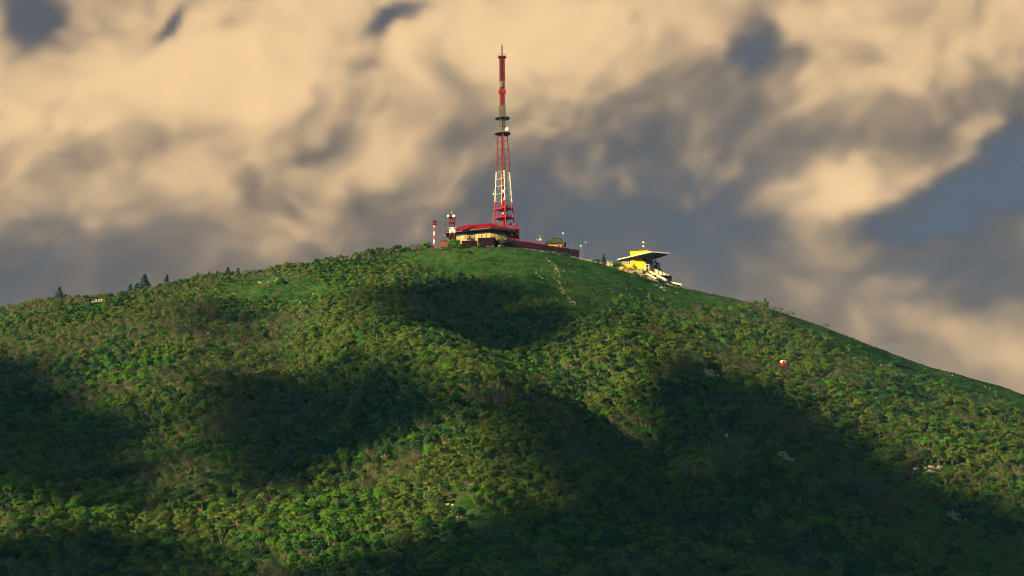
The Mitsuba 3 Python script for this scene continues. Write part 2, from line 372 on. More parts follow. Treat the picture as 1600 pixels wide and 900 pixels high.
def make_tree(kind, seed, height=7.0, spread=2.9, clumps=16, per=15, leaf=0.42, bush=False):
    """(crown mesh, crown uv, trunk mesh), the foot at the origin."""
    r = np.random.default_rng(seed)
    base = height * (0.13 if kind != 'twig' else 0.24)
    base = -0.6 if bush else base
    mid = (height + base) / 2
    half = (height - base) / 2
    cs, out, centres = [], [], []
    for i in range(clumps):
        d = r.normal(size=3); d /= np.linalg.norm(d)
        d[2] = abs(d[2]) * (1.2 if bush else 0.9) - (0.6 if bush else 0.25)
        q = d * r.uniform(0.5, 0.95)
        c = np.array([q[0] * spread, q[1] * spread, mid + q[2] * half * 1.15])
        centres.append(c)
        rad = spread * r.uniform(0.26, 0.46)
        e = r.normal(size=(per, 3)); e /= np.linalg.norm(e, axis=1, keepdims=True)
        e[:, 2] = np.where(e[:, 2] < -0.3, -e[:, 2], e[:, 2])
        cs.append(c + e * rad * r.uniform(0.45, 1.05, (per, 1)) * [1, 1, 0.72])
        out.append(e + (c - [0, 0, mid]) / spread * 0.4)
    cs, out, centres = np.vstack(cs), np.vstack(out), np.array(centres)
    root = np.array([r.normal() * 0.2, r.normal() * 0.2, max(base * 1.1, 0.5)])
    trunk = [twig_fan(np.zeros(3) - [0, 0, 0.6], [root], 0.17), twig_fan(root, centres[: 9 if kind != 'twig' else 99], 0.085)]
    if kind == 'twig':
        tw = [twig_fan(c, c + (r.normal(size=(7, 3)) + (c - [0, 0, mid]) / spread * 0.9 + [0, 0, 0.6]) * spread * 0.27, 0.045) for c in centres]
        trunk += []
        cs, out = cs[r.random(len(cs)) < 0.62], None
        v, f = cards(cs, leaf * 0.62, np.zeros_like(cs), r, 0.1, 0.22)
        t = trimesh.util.concatenate(tw)
        crown = trimesh.Trimesh(np.vstack([v, t.vertices]), np.vstack([f, t.faces + len(v)]), process=False)
    else:
        v, f = cards(cs, leaf, out, r)
        crown = trimesh.Trimesh(v, f, process=False)
    tone = np.repeat(r.random(len(crown.vertices) // 2 + 1), 4)[: len(crown.vertices)]
    z = crown.vertices[:, 2]
    uv = np.stack([np.full(len(z), (LEAF_KINDS[kind] + 0.5) / 6), np.clip(tone, 0, 1)], -1)
    outward = (crown.vertices - [0, 0, mid - 0.5]) / [spread, spread, half] + [0, 0, 0.55]
    return crown, uv, outward, trimesh.util.concatenate(trunk)


def make_conifer(seed, height=10.0, spread=2.4):
    r = np.random.default_rng(seed)
    cs, out = [], []
    for z in np.linspace(0.12, 0.98, 13):
        w = spread * (1 - z) ** 0.8 + 0.12
        n = max(8, int(44 * (1 - z) + 8))
        a = r.uniform(0, 2 * np.pi, n)
        q = w * r.uniform(0.35, 1.1, n)
        cs.append(np.stack([np.cos(a) * q, np.sin(a) * q, z * height - q * 0.25 + r.normal(0, 0.12, n)], -1))
        out.append(np.stack([np.cos(a), np.sin(a), np.full(n, 0.9)], -1))
    cs, out = np.vstack(cs), np.vstack(out)
    v, f = cards(cs, 0.58, out, r, 0.7, 0.7)
    uv = np.stack([np.full(len(v), 5.5 / 6), np.repeat(r.random(len(cs)), 4)], -1)
    return trimesh.Trimesh(v, f, process=False), uv, twig_fan(np.array([0, 0, -0.6]), [np.array([0, 0, height])], 0.2)


VARIANTS = [('fresh', 1), ('fresh', 2), ('olive', 3), ('olive', 4), ('twig', 5), ('twig', 6), ('dark', 7), ('dark', 8), ('bright', 9)]
for kind, seed in VARIANTS:
    crown, uv, outward, trunk = make_tree(kind, seed)
    scene[f'{kind}_tree_group_{seed}'] = {'type': 'shapegroup', 'crown': soft_ply(crown, outward, 'foliage', uv), 'trunk': mikit.ply(trunk, 'bark')}
for kind, seed in (('fresh', 41), ('dark', 42), ('twig', 43), ('olive', 44)):
    crown, uv, outward, trunk = make_tree(kind, seed, 4.0, 3.0, 22, 16, 0.36, True)
    scene[f'{kind}_bush_group'] = {'type': 'shapegroup', 'crown': soft_ply(crown, outward, 'foliage', uv), 'trunk': mikit.ply(trunk, 'bark')}
for seed in (31, 32):
    crown, uv, trunk = make_conifer(seed, 10.0, 3.2 if seed == 31 else 4.4)
    scene[f'conifer_group_{seed}'] = {'type': 'shapegroup', 'crown': mikit.ply(crown, 'foliage', uv=uv), 'trunk': mikit.ply(trunk, 'bark')}

GRASS_AREAS = [  # bare grass, as outlined in the photograph
    [(560, 380), (612, 402), (680, 424), (725, 436), (800, 466), (870, 490), (925, 510), (960, 474), (1010, 472), (1060, 494), (1120, 488), (1165, 482), (1200, 440), (1040, 380), (900, 340), (560, 340)],
    [(330, 452), (375, 436), (440, 430), (500, 440), (520, 470), (470, 486), (400, 480), (350, 470)],
    [(1165, 460), (1215, 500), (1267, 534), (1330, 566), (1350, 574), (1430, 606), (1500, 614), (1600, 656), (1700, 710), (1700, 560), (1400, 500), (1180, 420)],
    [(690, 745), (722, 765), (765, 808), (855, 880), (860, 905), (812, 910), (755, 862), (712, 805), (680, 772)],
    [(120, 452), (160, 452), (160, 460), (120, 460)],
]
CLEARINGS = [(1113, 592, 24, 14), (1456, 742, 30, 16), (1490, 818, 22, 16), (1228, 724, 20, 14), (1138, 693, 10, 14), (705, 803, 16, 14), (1368, 693, 8, 10), (153, 479, 12, 5), (1224, 575, 6, 8)]   # bare rock
AREAS = [Polygon(a) for a in GRASS_AREAS] + [Polygon([(x + w * math.cos(t), y + h * math.sin(t)) for t in np.arange(12) * math.pi / 6]) for x, y, w, h in CLEARINGS]
BUSHY = Polygon([(655, 440), (720, 432), (800, 460), (870, 478), (930, 505), (900, 520), (800, 480), (700, 460)])
sp = 3.75
X, Y = np.meshgrid(np.arange(-520, 540, sp), np.arange(455, 1160, sp), indexing='ij')
X, Y = X + rng.uniform(-0.48, 0.48, X.shape) * sp, Y + rng.uniform(-0.48, 0.48, Y.shape) * sp
X, Y = X.ravel(), Y.ravel()
Z = ground(X, Y)
P = np.stack([X, Y, Z], -1)
px, py = project(P)
ok = (px > -60) & (px < 1660) & (py < 990)
behind = Y > np.interp(px, SKY_X, SKY_D) + np.where(px > 540, -4, 26)
bare = np.zeros(len(X), bool)
jit = rng.normal(0, 10, (2, len(X)))
for a in AREAS:
    j = 1.0 if a.area > 2500 else 0.25
    bare |= contains_xy(a, px + j * jit[0], py + 0.5 * j * jit[1])
low = (py > 700)
shrub = bare & (rng.random(len(X)) < np.where(low, 0.30, 0.030)) & ~behind
thin = meshkit.fbm(np.stack([X / 30, Y / 30, X * 0], -1), 3, 77)
ok &= ~behind & (~bare | shrub) & (rng.random(len(X)) < np.clip(1.55 - 0.9 * thin, 0.3, 1))
X, Y, Z, P, px, py, shrub = X[ok], Y[ok], Z[ok], P[ok], px[ok], py[ok], shrub[ok]
n3 = lambda s, size: meshkit.fbm(np.stack([X / size, Y / size, X * 0 + s], -1), 3, s)
browns, lush, darks = n3(5, 45) + rng.normal(0, .07, len(X)), n3(8, 60) + rng.normal(0, .08, len(X)), n3(12, 50) + rng.normal(0, .08, len(X))
upper = smoothstep_np(120, 250, Z)
flank = np.exp(-((px - 130) / 330) ** 2 - ((py - 560) / 130) ** 2) + np.exp(-((px - 1450) / 260) ** 2 - ((py - 640) / 70) ** 2)     # two flanks with more twiggy and olive trees
browns, lush = browns + 0.07 * flank, lush - 0.10 * flank + 0.16 * np.exp(-((px - 450) / 110) ** 2 - ((py - 810) / 80) ** 2)
kinds = np.where(browns + 0.06 * upper > 0.66, 'twig', np.where(lush > 0.60, 'fresh', np.where(darks > 0.62, 'dark', 'olive')))
flip = rng.random(len(X))
kinds = np.where(flip < 0.10, 'fresh', np.where(flip < 0.16, 'twig', np.where(flip < 0.27, 'dark', np.where(flip < 0.29, 'bright', kinds))))
size = (0.57 + 0.25 * (1 - upper)) * rng.uniform(0.72, 1.22, len(X)) * np.where(flip > 0.93, 1.25, 1.0)
size = np.where(shrub, rng.uniform(0.12, 0.34, len(X)), size)
# lower brush along the skyline left of the top
edge_low = (np.interp(px, SKY_X, SKY_D) - Y) < 14
size = np.where(edge_low & (px > 480), size * 0.62, size)
pick = {k: [s for kk, s in VARIANTS if kk == k] for k in LEAF_KINDS}


def tree_place(x, y, z, s, r):
    return (T().translate([x, y, z]).rotate([0, 0, 1], r.uniform(0, 360)).rotate([1, 0, 0], r.uniform(-6, 6))
            .scale([s * r.uniform(0.85, 1.15), s * r.uniform(0.85, 1.15), s * r.uniform(0.85, 1.15)]))


# the 300 that show largest stand one by one
inside = (px > 8) & (px < 1592) & (py < 905) & (py > 400) & ~shrub
rank = np.where(inside, size * 1000 / Y, -1)
order = np.argsort(-rank)
single = set(order[:300].tolist())
KIND_WORDS = dict(fresh='fresh green leafy tree', olive='olive green tree', twig='brownish bare-twigged tree', dark='dark green dense tree', bright='vivid bright green tree')
PLURALS = dict(fresh='fresh green leafy trees', olive='olive green trees', twig='brownish bare-twigged trees', dark='dark green dense trees', bright='vivid bright green trees')
TENTHS = ['at the left edge', 'a tenth from the left', 'a fifth from the left', 'three tenths from the left', 'left of centre', 'right of centre',
          'three tenths from the right', 'a fifth from the right', 'a tenth from the right', 'at the right edge']


def zone(x, y):
    row = 'at the bottom edge' if y > 875 else 'low on the slope'
    return f'{row}, {TENTHS[int(np.clip(x // 160, 0, 9))]}'


def SIZE_WORD(s):
    return 'large ' if s > 1.08 else 'small ' if s < 0.95 else ''


tree_no, wood_no = 0, 0
for i in range(len(X)):
    kind = str(kinds[i])
    g = f'{kind}_tree_group_{pick[kind][int(rng.integers(len(pick[kind])))]}'
    entry = {'type': 'instance', 'shapegroup': {'type': 'ref', 'id': g}, 'to_world': tree_place(X[i], Y[i], Z[i] - 0.1, size[i], rng)}
    if i in single:
        key = 'tree' if tree_no == 0 else f'tree_{tree_no:03d}'
        tree_no += 1
        labels[key] = {'label': f'{SIZE_WORD(size[i])}{KIND_WORDS[kind]} {zone(px[i], py[i])}', 'category': 'tree', 'group': f'{PLURALS[kind]} {zone(px[i], py[i])}'}
    else:
        wood_no += 1
        key = f'woodland__{wood_no:05d}'
    scene[key] = entry
labels['woodland'] = {'label': 'mixed spring woodland of small trees covering the flanks of the hill', 'category': 'woodland', 'kind': 'stuff'}
print('trees', len(X), tree_no)

# ------------------------------------------------------------------ grass that stands up on the bare ground
def tuft(seed):
    r = np.random.default_rng(seed)
    n = 9
    c = np.stack([r.normal(0, 0.28, n), r.normal(0, 0.28, n), np.zeros(n)], -1)
    tip = c + np.stack([r.normal(0, 0.22, n), r.normal(0, 0.22, n), r.uniform(0.22, 0.55, n)], -1)
    a = r.uniform(0, 6.28, n)
    w = np.stack([np.cos(a), np.sin(a), a * 0], -1) * 0.16
    v = np.stack([c - w, c + w, tip], 1).reshape(-1, 3)
    return trimesh.Trimesh(v, np.arange(3 * n).reshape(-1, 3), process=False)


for k in range(3):
    m = tuft(k)
    up_n = np.tile([[-0.25, -0.35, 0.9]], (len(m.vertices), 1))
    scene[f'grass_group_{k}'] = {'type': 'shapegroup', 'blades': {'type': 'ply', 'filename': meshkit.write_ply(m, False, normals=up_n), 'face_normals': False, 'bsdf': {'type': 'ref', 'id': 'grass_cover'}}}
gxx, gyy = np.meshgrid(np.arange(-340, 420, 1.9), np.arange(640, 1115, 1.9), indexing='ij')
gxx, gyy = (gxx + rng.uniform(-.9, .9, gxx.shape)).ravel(), (gyy + rng.uniform(-.9, .9, gyy.shape)).ravel()
gp = np.stack([gxx, gyy, ground(gxx, gyy)], -1)
gpx, gpy = project(gp)
sel = np.zeros(len(gxx), bool)
for a in AREAS:
    sel |= contains_xy(a, gpx, gpy)
dens = meshkit.fbm(np.stack([gxx / 12, gyy / 12, gxx * 0], -1), 3, 91)
sel &= (gyy < np.interp(gpx, SKY_X, SKY_D) + 3) & (gpx > -10) & (gpx < 1610) & (rng.random(len(gxx)) < np.clip(2.6 * (dens - 0.32), 0.04, 1))
where = np.nonzero(sel)[0][:16000]
for n, i in enumerate(where):
    s = float(rng.uniform(0.5, 1.3))
    scene[f'grass__{n + 1:05d}'] = {'type': 'instance', 'shapegroup': {'type': 'ref', 'id': f'grass_group_{n % 3}'}, 'to_world': T().translate(gp[i].tolist()).rotate([0, 0, 1], float(rng.uniform(0, 360))).scale(s)}
labels['grass'] = {'label': 'tussocky green grass on the bare top and clearings of the hill', 'category': 'grass', 'kind': 'stuff'}
print('tufts', len(where))

# ------------------------------------------------------------------ building kit
def maroon_colour(p, n, uv):
    return mi.Color3f(0.0125, 0.0046, 0.0090) * (0.7 + 0.6 * fbm(p.x / 1.4, p.y / 1.4, p.z / 4, 3))


MATERIALS = {
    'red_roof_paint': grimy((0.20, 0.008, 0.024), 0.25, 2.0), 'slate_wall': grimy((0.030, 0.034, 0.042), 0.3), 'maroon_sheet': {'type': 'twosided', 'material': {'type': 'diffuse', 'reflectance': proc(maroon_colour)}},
    'maroon_post': {'type': 'twosided', 'material': {'type': 'diffuse', 'reflectance': {'type': 'rgb', 'value': [0.010, 0.004, 0.007]}}}, 'window_glass': plain((0.012, 0.013, 0.015), 0.15), 'pale_frame': plain((0.34, 0.31, 0.24)), 'white_paint': plain((0.64, 0.66, 0.66)),
    'grey_steel': grimy((0.13, 0.125, 0.118), 0.3), 'dark_steel': plain((0.045, 0.045, 0.045)), 'red_steel': grimy((0.30, 0.016, 0.032), 0.3), 'dark_red_steel': grimy((0.12, 0.018, 0.022), 0.3),  # dark red: on the upper tower it includes painted-in cloud shade
    'green_roof_paint': grimy((0.035, 0.050, 0.035), 0.3), 'orange_render': grimy((0.46, 0.20, 0.085), 0.3), 'brick_red': grimy((0.22, 0.055, 0.040), 0.4),
    'yellow_render': grimy((0.72, 0.43, 0.030), 0.22, 2.2), 'grey_concrete': grimy((0.20, 0.19, 0.175), 0.35), 'pale_concrete': grimy((0.56, 0.56, 0.53), 0.3, 1.3), 'dark_concrete': grimy((0.075, 0.072, 0.075), 0.35),
    'brown_sheet': plain((0.07, 0.045, 0.032)), 'cabin_red': plain((0.40, 0.012, 0.014), 0.4), 'cabin_white': plain((0.76, 0.73, 0.66), 0.35), 'lamp_globe': plain((0.85, 0.82, 0.72), 0.3),
    'cloth_dark': plain((0.03, 0.035, 0.05)), 'cloth_red': plain((0.30, 0.03, 0.03)), 'cloth_blue': plain((0.04, 0.07, 0.17)), 'cloth_pale': plain((0.45, 0.42, 0.38)), 'skin': plain((0.40, 0.24, 0.17)),
}
scene.update(MATERIALS)
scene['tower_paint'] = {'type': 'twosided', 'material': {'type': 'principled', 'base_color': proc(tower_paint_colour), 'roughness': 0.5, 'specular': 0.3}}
scene['striped_paint'] = {'type': 'twosided', 'material': {'type': 'principled', 'base_color': proc(striped_mast_colour), 'roughness': 0.5, 'specular': 0.3}}
scene['stone_wall'] = {'type': 'twosided', 'material': {'type': 'diffuse', 'reflectance': proc(wall_stone_colour)}}


def free(key):
    if key not in scene and key not in labels and not any(k.startswith(key + '__') for k in scene):
        return key
    n = 1
    while f'{key}_{n:03d}' in scene or f'{key}_{n:03d}' in labels or any(k.startswith(f'{key}_{n:03d}__') for k in scene):
        n += 1
    return f'{key}_{n:03d}'


def thing(name, label, category, group=None):
    key = free(name)
    labels[key] = {'label': label, 'category': category}
    if group:
        labels[key]['group'] = group
    return key


def part(name, mesh, material, parent, smooth=False, label=None, uv=None, kind=None):
    key = free(f'{parent}__{name}' if parent else name)
    if isinstance(mesh, list):
        mesh = trimesh.util.concatenate(mesh)
    if isinstance(smooth, (int, float)) and not isinstance(smooth, bool) and uv is None:
        mesh = trimesh.Trimesh(mesh.vertices, mesh.faces, process=False)
    scene[key] = mikit.ply(mesh, material, smooth=smooth, uv=uv)
    if label:
        labels.setdefault(key, {})['label'] = label
    if kind:
        labels.setdefault(key, {})['kind'] = kind
    return key


def tube(p0, p1, r0, r1=None, n=6):
    p0, p1 = np.asarray(p0, float), np.asarray(p1, float)
    r1 = r0 if r1 is None else r1
    d = p1 - p0
    d /= np.linalg.norm(d)
    a = np.cross(d, [0, 0, 1] if abs(d[2]) < 0.9 else [1, 0, 0]); a /= np.linalg.norm(a)
    b = np.cross(d, a)
    t = (np.arange(n) + 0.5) * 2 * np.pi / n
    ring = np.cos(t)[:, None] * a + np.sin(t)[:, None] * b
    v = np.vstack([p0 + ring * r0, p1 + ring * r1, p0[None], p1[None]])
    i = np.arange(n); j = (i + 1) % n
    f = np.vstack([np.stack([i, j, j + n], 1), np.stack([i, j + n, i + n], 1), np.stack([j, i, i * 0 + 2 * n], 1), np.stack([i + n, j + n, i * 0 + 2 * n + 1], 1)])
    return trimesh.Trimesh(v, f, process=False)


def chain(points, r, n=6):
    r = np.broadcast_to(r, (len(points),))
    return trimesh.util.concatenate([tube(a, b, ra, rb, n) for a, b, ra, rb in zip(points[:-1], points[1:], r[:-1], r[1:])])


def prism(plan, z0, z1):
    m = trimesh.creation.extrude_polygon(Polygon(plan), z1 - z0, engine='earcut')
    m.apply_translation([0, 0, z0])
    return m


def hull(points):
    return trimesh.convex.convex_hull(np.asarray(points, float))


def wall_run(a, b, z0, z1, thick=0.3):
    """An upright slab from plan point a to b; z0 and z1 are pairs for its two ends."""
    a, b = np.asarray(a[:2], float), np.asarray(b[:2], float)
    d = (b - a) / np.linalg.norm(b - a)
    n = np.array([-d[1], d[0]]) * thick / 2
    z0, z1 = np.broadcast_to(z0, 2), np.broadcast_to(z1, 2)
    pts = [[*(p + s * n), z] for p, zs in ((a, (z0[0], z1[0])), (b, (z0[1], z1[1]))) for s in (-1, 1) for z in zs]
    return hull(pts)


def along(a, b, t):
    return np.asarray(a, float) + (np.asarray(b, float) - np.asarray(a, float)) * t


def zt(px, py, Y):
    return float(at(px, py, Y)[2])


def dish(centre, radius, facing, depth=0.35):
    """A drum-shaped microwave dish with a bulged cover."""
    f = np.asarray(facing, float); f /= np.linalg.norm(f)
    c = np.asarray(centre, float)
    return trimesh.util.concatenate([tube(c - f * radius * depth, c, radius * 0.75, radius, 12), tube(c, c + f * radius * 0.25, radius, radius * 0.5, 12)])


def ball(c, r, sub=1):
    m = trimesh.creation.icosphere(subdivisions=sub, radius=r)
    m.apply_translation(c)
    return m


def box(c, size, turn=0.0):
    m = trimesh.creation.box(size)
    m.apply_transform(trimesh.transformations.rotation_matrix(turn, [0, 0, 1]))
    m.apply_translation(c)
    return m


CAM = np.array([0, -1.0, -0.22])                              # towards the valley

# ------------------------------------------------------------------ the tall mast
TY = 1122.0
tower = thing('transmission_tower', 'very tall red and white lattice transmission tower standing behind the red roofed building', 'tower')
cx = float(at(786.5, 360, TY)[0])
mpp = TY / F / CP * 1.0
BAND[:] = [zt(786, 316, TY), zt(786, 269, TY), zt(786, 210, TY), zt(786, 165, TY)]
levels = [374, 358, 341, 327, 316, 304, 292, 280.6, 269, 257, 245, 232.7, 220, 209]
half = np.interp(levels, [209, 270, 316, 347, 374], [7.7, 10.6, 13.4, 15.6, 17.6]) * mpp
lean = np.interp(levels, [209, 374], [-1.6, 1.2]) * mpp
angles = np.radians([180, 0, -80, 100])
legs = np.array([[[cx + lean[i] + half[i] * math.cos(a), TY + half[i] * math.sin(a), zt(786, levels[i], TY)] for i in range(len(levels))] for a in angles])
legs[:, 0, 2] -= 2.5
for k in range(4):
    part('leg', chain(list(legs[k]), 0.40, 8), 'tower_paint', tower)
rings, braces = [], []
order4 = [0, 2, 1, 3]
for i in range(1, len(levels)):
    for a, b in zip(order4, order4[1:] + order4[:1]):
        rings.append(tube(legs[a, i], legs[b, i], 0.12))
        mid = (legs[a, i] + legs[b, i]) / 2
        braces += [tube(legs[a, i - 1], mid, 0.04, n=4), tube(legs[b, i - 1], mid, 0.04, n=4)]
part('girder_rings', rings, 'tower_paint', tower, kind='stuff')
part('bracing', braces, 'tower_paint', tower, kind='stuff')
axis_at = lambda py, dx=0.0, dy=0.0: np.array([cx + (np.interp(py, [70, 209, 374], [-2.6, -1.6, 1.2]) + dx) * mpp, TY + dy * mpp, zt(786, py, TY)])
part('cable_shaft', chain([axis_at(376), axis_at(316), axis_at(269), axis_at(209)], 0.95, 10), 'dark_red_steel', tower)
for py in (341, 327):
    i = levels.index(py)
    ring = [np.append(legs[k, i, :2], 0) for k in order4]
    part('deck', prism([p[:2] for p in ring], legs[0, i, 2] - 0.35, legs[0, i, 2] + 0.25), 'red_steel', tower)
    for a, b in ((0, 2), (2, 1)):
        for t in (0.3, 0.65):
            part('deck_cabinet', box(along(legs[a, i], legs[b, i], t) + [0, 0, 0.9], [0.9, 0.9, 1.4]), 'red_steel', tower)


def round_plan(c, r, n=12):
    return [(c[0] + r * math.cos(t), c[1] + r * math.sin(t)) for t in np.arange(n) * 2 * np.pi / n]


def gallery(py, radius, thick, material, rail=0):
    c = axis_at(py)
    key = part('gallery', prism(round_plan(c, radius * mpp), c[2] - thick / 2, c[2] + thick / 2), material, tower)
    if rail:
        ring = [np.array([x, y, c[2] + rail]) for x, y in round_plan(c, radius * mpp * 0.98)]
        posts = [tube([p[0], p[1], c[2]], p, 0.07, n=4) for p in ring]
        part('railing', posts + [tube(a, b, 0.06, n=4) for a, b in zip(ring, ring[1:] + ring[:1])], material, key)
    return key


gallery(209, 12.8, 0.55, 'grey_steel', 1.4)
gallery(185, 12.0, 0.4, 'grey_steel')
part('gallery_struts', [tube(axis_at(186, 11 * math.cos(a), 11 * math.sin(a)), axis_at(199, 5 * math.cos(a), 5 * math.sin(a)), 0.12, n=4) for a in np.arange(6) * math.pi / 3], 'grey_steel', tower)


def mast_section(py0, py1, w, material, core=0.0, steps=6):
    lat, ys = [], np.linspace(py0, py1, steps + 1)
    cs = [np.array([math.cos(a), math.sin(a)]) * w for a in np.radians([45, 135, 225, 315]) + 0.2]
    for i in range(4):
        p = [axis_at(y, *cs[i]) for y in ys]
        q = [axis_at(y, *cs[(i + 1) % 4]) for y in ys]
        lat.append(chain(p, 0.20))
        for j in range(steps):
            lat += [tube(p[j], q[j + 1], 0.11, n=4), tube(q[j], p[j + 1], 0.11, n=4), tube(p[j + 1], q[j + 1], 0.10, n=4)]
    if core:
        lat.append(tube(axis_at(py0), axis_at(py1), core, n=8))
    return part('mast_section', lat, material, tower)


mast_section(209, 185, 5.5, 'grey_steel', 0.7, 4)
mast_section(185, 165, 4.6, 'grey_steel', 0.35, 4)
mast_section(165, 137, 4.4, 'dark_red_steel', 0.45, 6)
mast_section(128, 90, 4.8, 'dark_red_steel', 0.75, 9)
for q in [box(axis_at(y, s * 4.9, -2.0), [0.9, 0.5, 1.5]) for y in (168, 173, 178, 182) for s in (-1, 1)]:
    part('antenna_panel', q, 'grey_steel', tower)
for q in [box(axis_at(y, dx, -4.2), [1.0, 0.4, 1.6]) for y in np.arange(94, 126, 5.2) for dx in (-2.2, 2.2)]:
    part('antenna_panel', q, 'dark_red_steel', tower)
part('antenna_box', box(axis_at(143), [12 * mpp, 2.6, 2.2]), 'red_steel', tower)
for q in [box(axis_at(y, dx, -3.6), [0.8, 0.4, 1.8]) for y in (150, 157, 162) for dx in (-1.9, 1.9)]:
    part('antenna_panel', q, 'red_steel', tower)
part('drum', tube(axis_at(136.5), axis_at(128), 4.3 * mpp, n=16), 'grey_steel', tower)
gallery(89.5, 6.8, 0.55, 'dark_red_steel', 1.6)
part('spire', chain([axis_at(89), axis_at(78), axis_at(70.5)], [0.55, 0.5, 0.42], 8), 'dark_steel', tower)
for px, py, r in ((792, 202, 3.0), (786.8, 298.4, 2.1), (771.6, 303, 1.7), (773, 298, 1.3), (786.2, 333.5, 1.3), (799.6, 367, 2.4), (804.5, 362, 1.5), (774.0, 305.5, 1.2), (788, 311, 1.4)):
    p = at(px, py, TY - np.interp(py, [200, 380], [8, 18]) * mpp)
    part('dish_antenna', [dish(p, r * mpp, CAM + [0.15 * (785 - px) / 10, 0, 0]), tube(p, [axis_at(py)[0], TY, p[2]], 0.12, n=4)], 'white_paint', tower, smooth=False)
p = at(808, 352, TY - 2)
part('dish_antenna', [dish(p, 2.6 * mpp, [0.8, -0.3, 0.55], 0.5), tube(p, legs[1, 1], 0.15)], 'dark_steel', tower, label='dark dish antenna tilted up at the foot of the tower')
part('dish_antenna', dish(at(797, 350, TY - 3), 3.0 * mpp, [-0.2, -0.6, 0.7], 0.6), 'dark_red_steel', tower)
d0, d1 = at(789, 357, TY - 4), at(812, 358, TY - 4)
part('service_deck', [prism([(d0[0], TY - 7), (d1[0], TY - 7), (d1[0], TY + 5), (d0[0], TY + 5)], d0[2] - 0.9, d0[2])]
     + [tube([x, y, d0[2] - 0.8], [x + dx, y, ground(x, y) - 0.5], 0.26) for x, dx in ((d0[0] + 0.5, -0.5), (d1[0] - 0.5, -1.2)) for y in (TY - 6.5, TY + 4.5)]
     + [tube([d0[0], TY - 6.8, d0[2] + 1.5], [d1[0], TY - 6.8, d0[2] + 1.5], 0.10)] + [tube([x, TY - 6.8, d0[2]], [x, TY - 6.8, d0[2] + 1.5], 0.09) for x in np.linspace(d0[0] + .1, d1[0] - .1, 6)]
     + [box(at(801, 361, TY - 6), [3.5, 2, 1.8])], 'red_steel', tower)

# ------------------------------------------------------------------ red roofed building
hall = thing('station_building', 'long stone walled building with a big red hipped roof and deep dark eaves', 'building')
C, L, R = at(766, 370, 1106), at(713, 370, 1114), at(791, 370, 1110)
BL, BR = L + [1.5, 15, 0], R + [1.0, 14, 0]
plan = [L[:2], C[:2], R[:2], BR[:2], BL[:2]]
z_eave = zt(766, 355.3, 1102)
z_stone = zt(766, 364.2, 1106)
z_base = min(float(ground(*p)) for p in plan) - 0.6
part('wall', prism(plan, z_base, z_stone), 'stone_wall', hall)
up = Polygon(plan).buffer(0.12, join_style=2)
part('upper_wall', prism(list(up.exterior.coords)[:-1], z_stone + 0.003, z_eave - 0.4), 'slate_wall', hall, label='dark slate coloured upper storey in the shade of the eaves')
E = [at(692, 362, 1115), at(766, 355, 1101), at(804.5, 358, 1107), at(812, 360, 1131), at(704, 360, 1135)]
eplan = [p[:2] for p in E]
ridge = [at(729, 352.2, 1123), at(766, 348.6, 1118)]
z_ridge = ridge[1][2]
roof = hull([[*p, z_eave] for p in eplan] + [[*p[:2], z_ridge] for p in ridge] + [[*p, z_eave - 0.25] for p in eplan])
rf = part('roof', roof, 'red_roof_paint', hall)
part('soffit', prism(list(Polygon(eplan).buffer(-0.15, join_style=2).exterior.coords)[:-1], z_eave - 0.75, z_eave - 0.253), 'dark_steel', rf)
seams = []
for t in np.linspace(0.04, 0.96, 20):
    a, b = along(E[0], E[1], t), along(ridge[0], ridge[1], np.clip((t - 0.33) / 0.62, 0, 1))
    seams.append(tube([*a[:2], z_eave + 0.02], [*b[:2], z_ridge + 0.02], 0.06, n=4))
part('seam', seams, 'red_roof_paint', rf)
part('gutter', chain([np.array([*p, z_eave - 0.1]) for p in eplan[:3]], 0.16), 'dark_red_steel', rf)
nrm = np.array([-(L - C)[1], (L - C)[0], 0]); nrm /= np.linalg.norm(nrm)
nrm = nrm if nrm[1] < 0 else -nrm
turn = math.atan2((C - L)[1], (C - L)[0])
for px in (717.5, 722, 727.1, 733.7, 740, 746.5, 752.8, 759.8):
    t = (px - 766) / (713 - 766)
    w = along(C, L, t)
    zc = z_stone - 1.35
    if px in (717.5, 722, 740, 746.5):
        part('wall__panel', box(np.array([*w[:2], zc]) + nrm * 0.1, [1.3, 0.3, 2.1], turn), 'pale_frame', hall, label='pale boarded window panel')
        continue
    f = part('window', [box(np.array([*w[:2], zc]) + nrm * 0.06 + np.array([math.cos(turn), math.sin(turn), 0]) * s * 0.55, [0.16, 0.3, 2.1], turn) for s in (-1, 1)]
             + [box(np.array([*w[:2], zc + s * 1.0]) + nrm * 0.06, [0.95, 0.3, 0.16], turn) for s in (-1, 1)], 'pale_frame', hall)
    part('pane', box(np.array([*w[:2], zc]) + nrm * 0.02, [0.95, 0.1, 1.85], turn), 'window_glass', f)
tr = math.atan2((R - C)[1], (R - C)[0])
for t in (0.22, 0.42, 0.66, 0.86):
    w = along(C, R, t)
    part('pilaster', box([w[0], w[1] - 0.1, (z_base + z_stone) / 2], [0.7, 0.5, z_stone - z_base - 0.1], tr), 'stone_wall', hall)
an = [at(747, 375, 1099.5), at(771.5, 375, 1097.5)]
zb = min(ground(*p[:2]) for p in an) - 1
z_an = zt(760, 371.6, 1098)
part('annex', prism([an[0][:2], an[1][:2], an[1][:2] + [1.5, 6.5], an[0][:2] + [1.5, 6.5]], zb, z_an), 'maroon_sheet', hall, label='low maroon annex in front of the stone wall')
part('annex_roof', prism([an[0][:2] + [-.25, -.25], an[1][:2] + [.25, -.25], an[1][:2] + [1.7, 6.7], an[0][:2] + [1.3, 6.7]], z_an + 0.003, z_an + 0.25), 'maroon_post', hall)

# ------------------------------------------------------------------ maroon fence and what stands along it


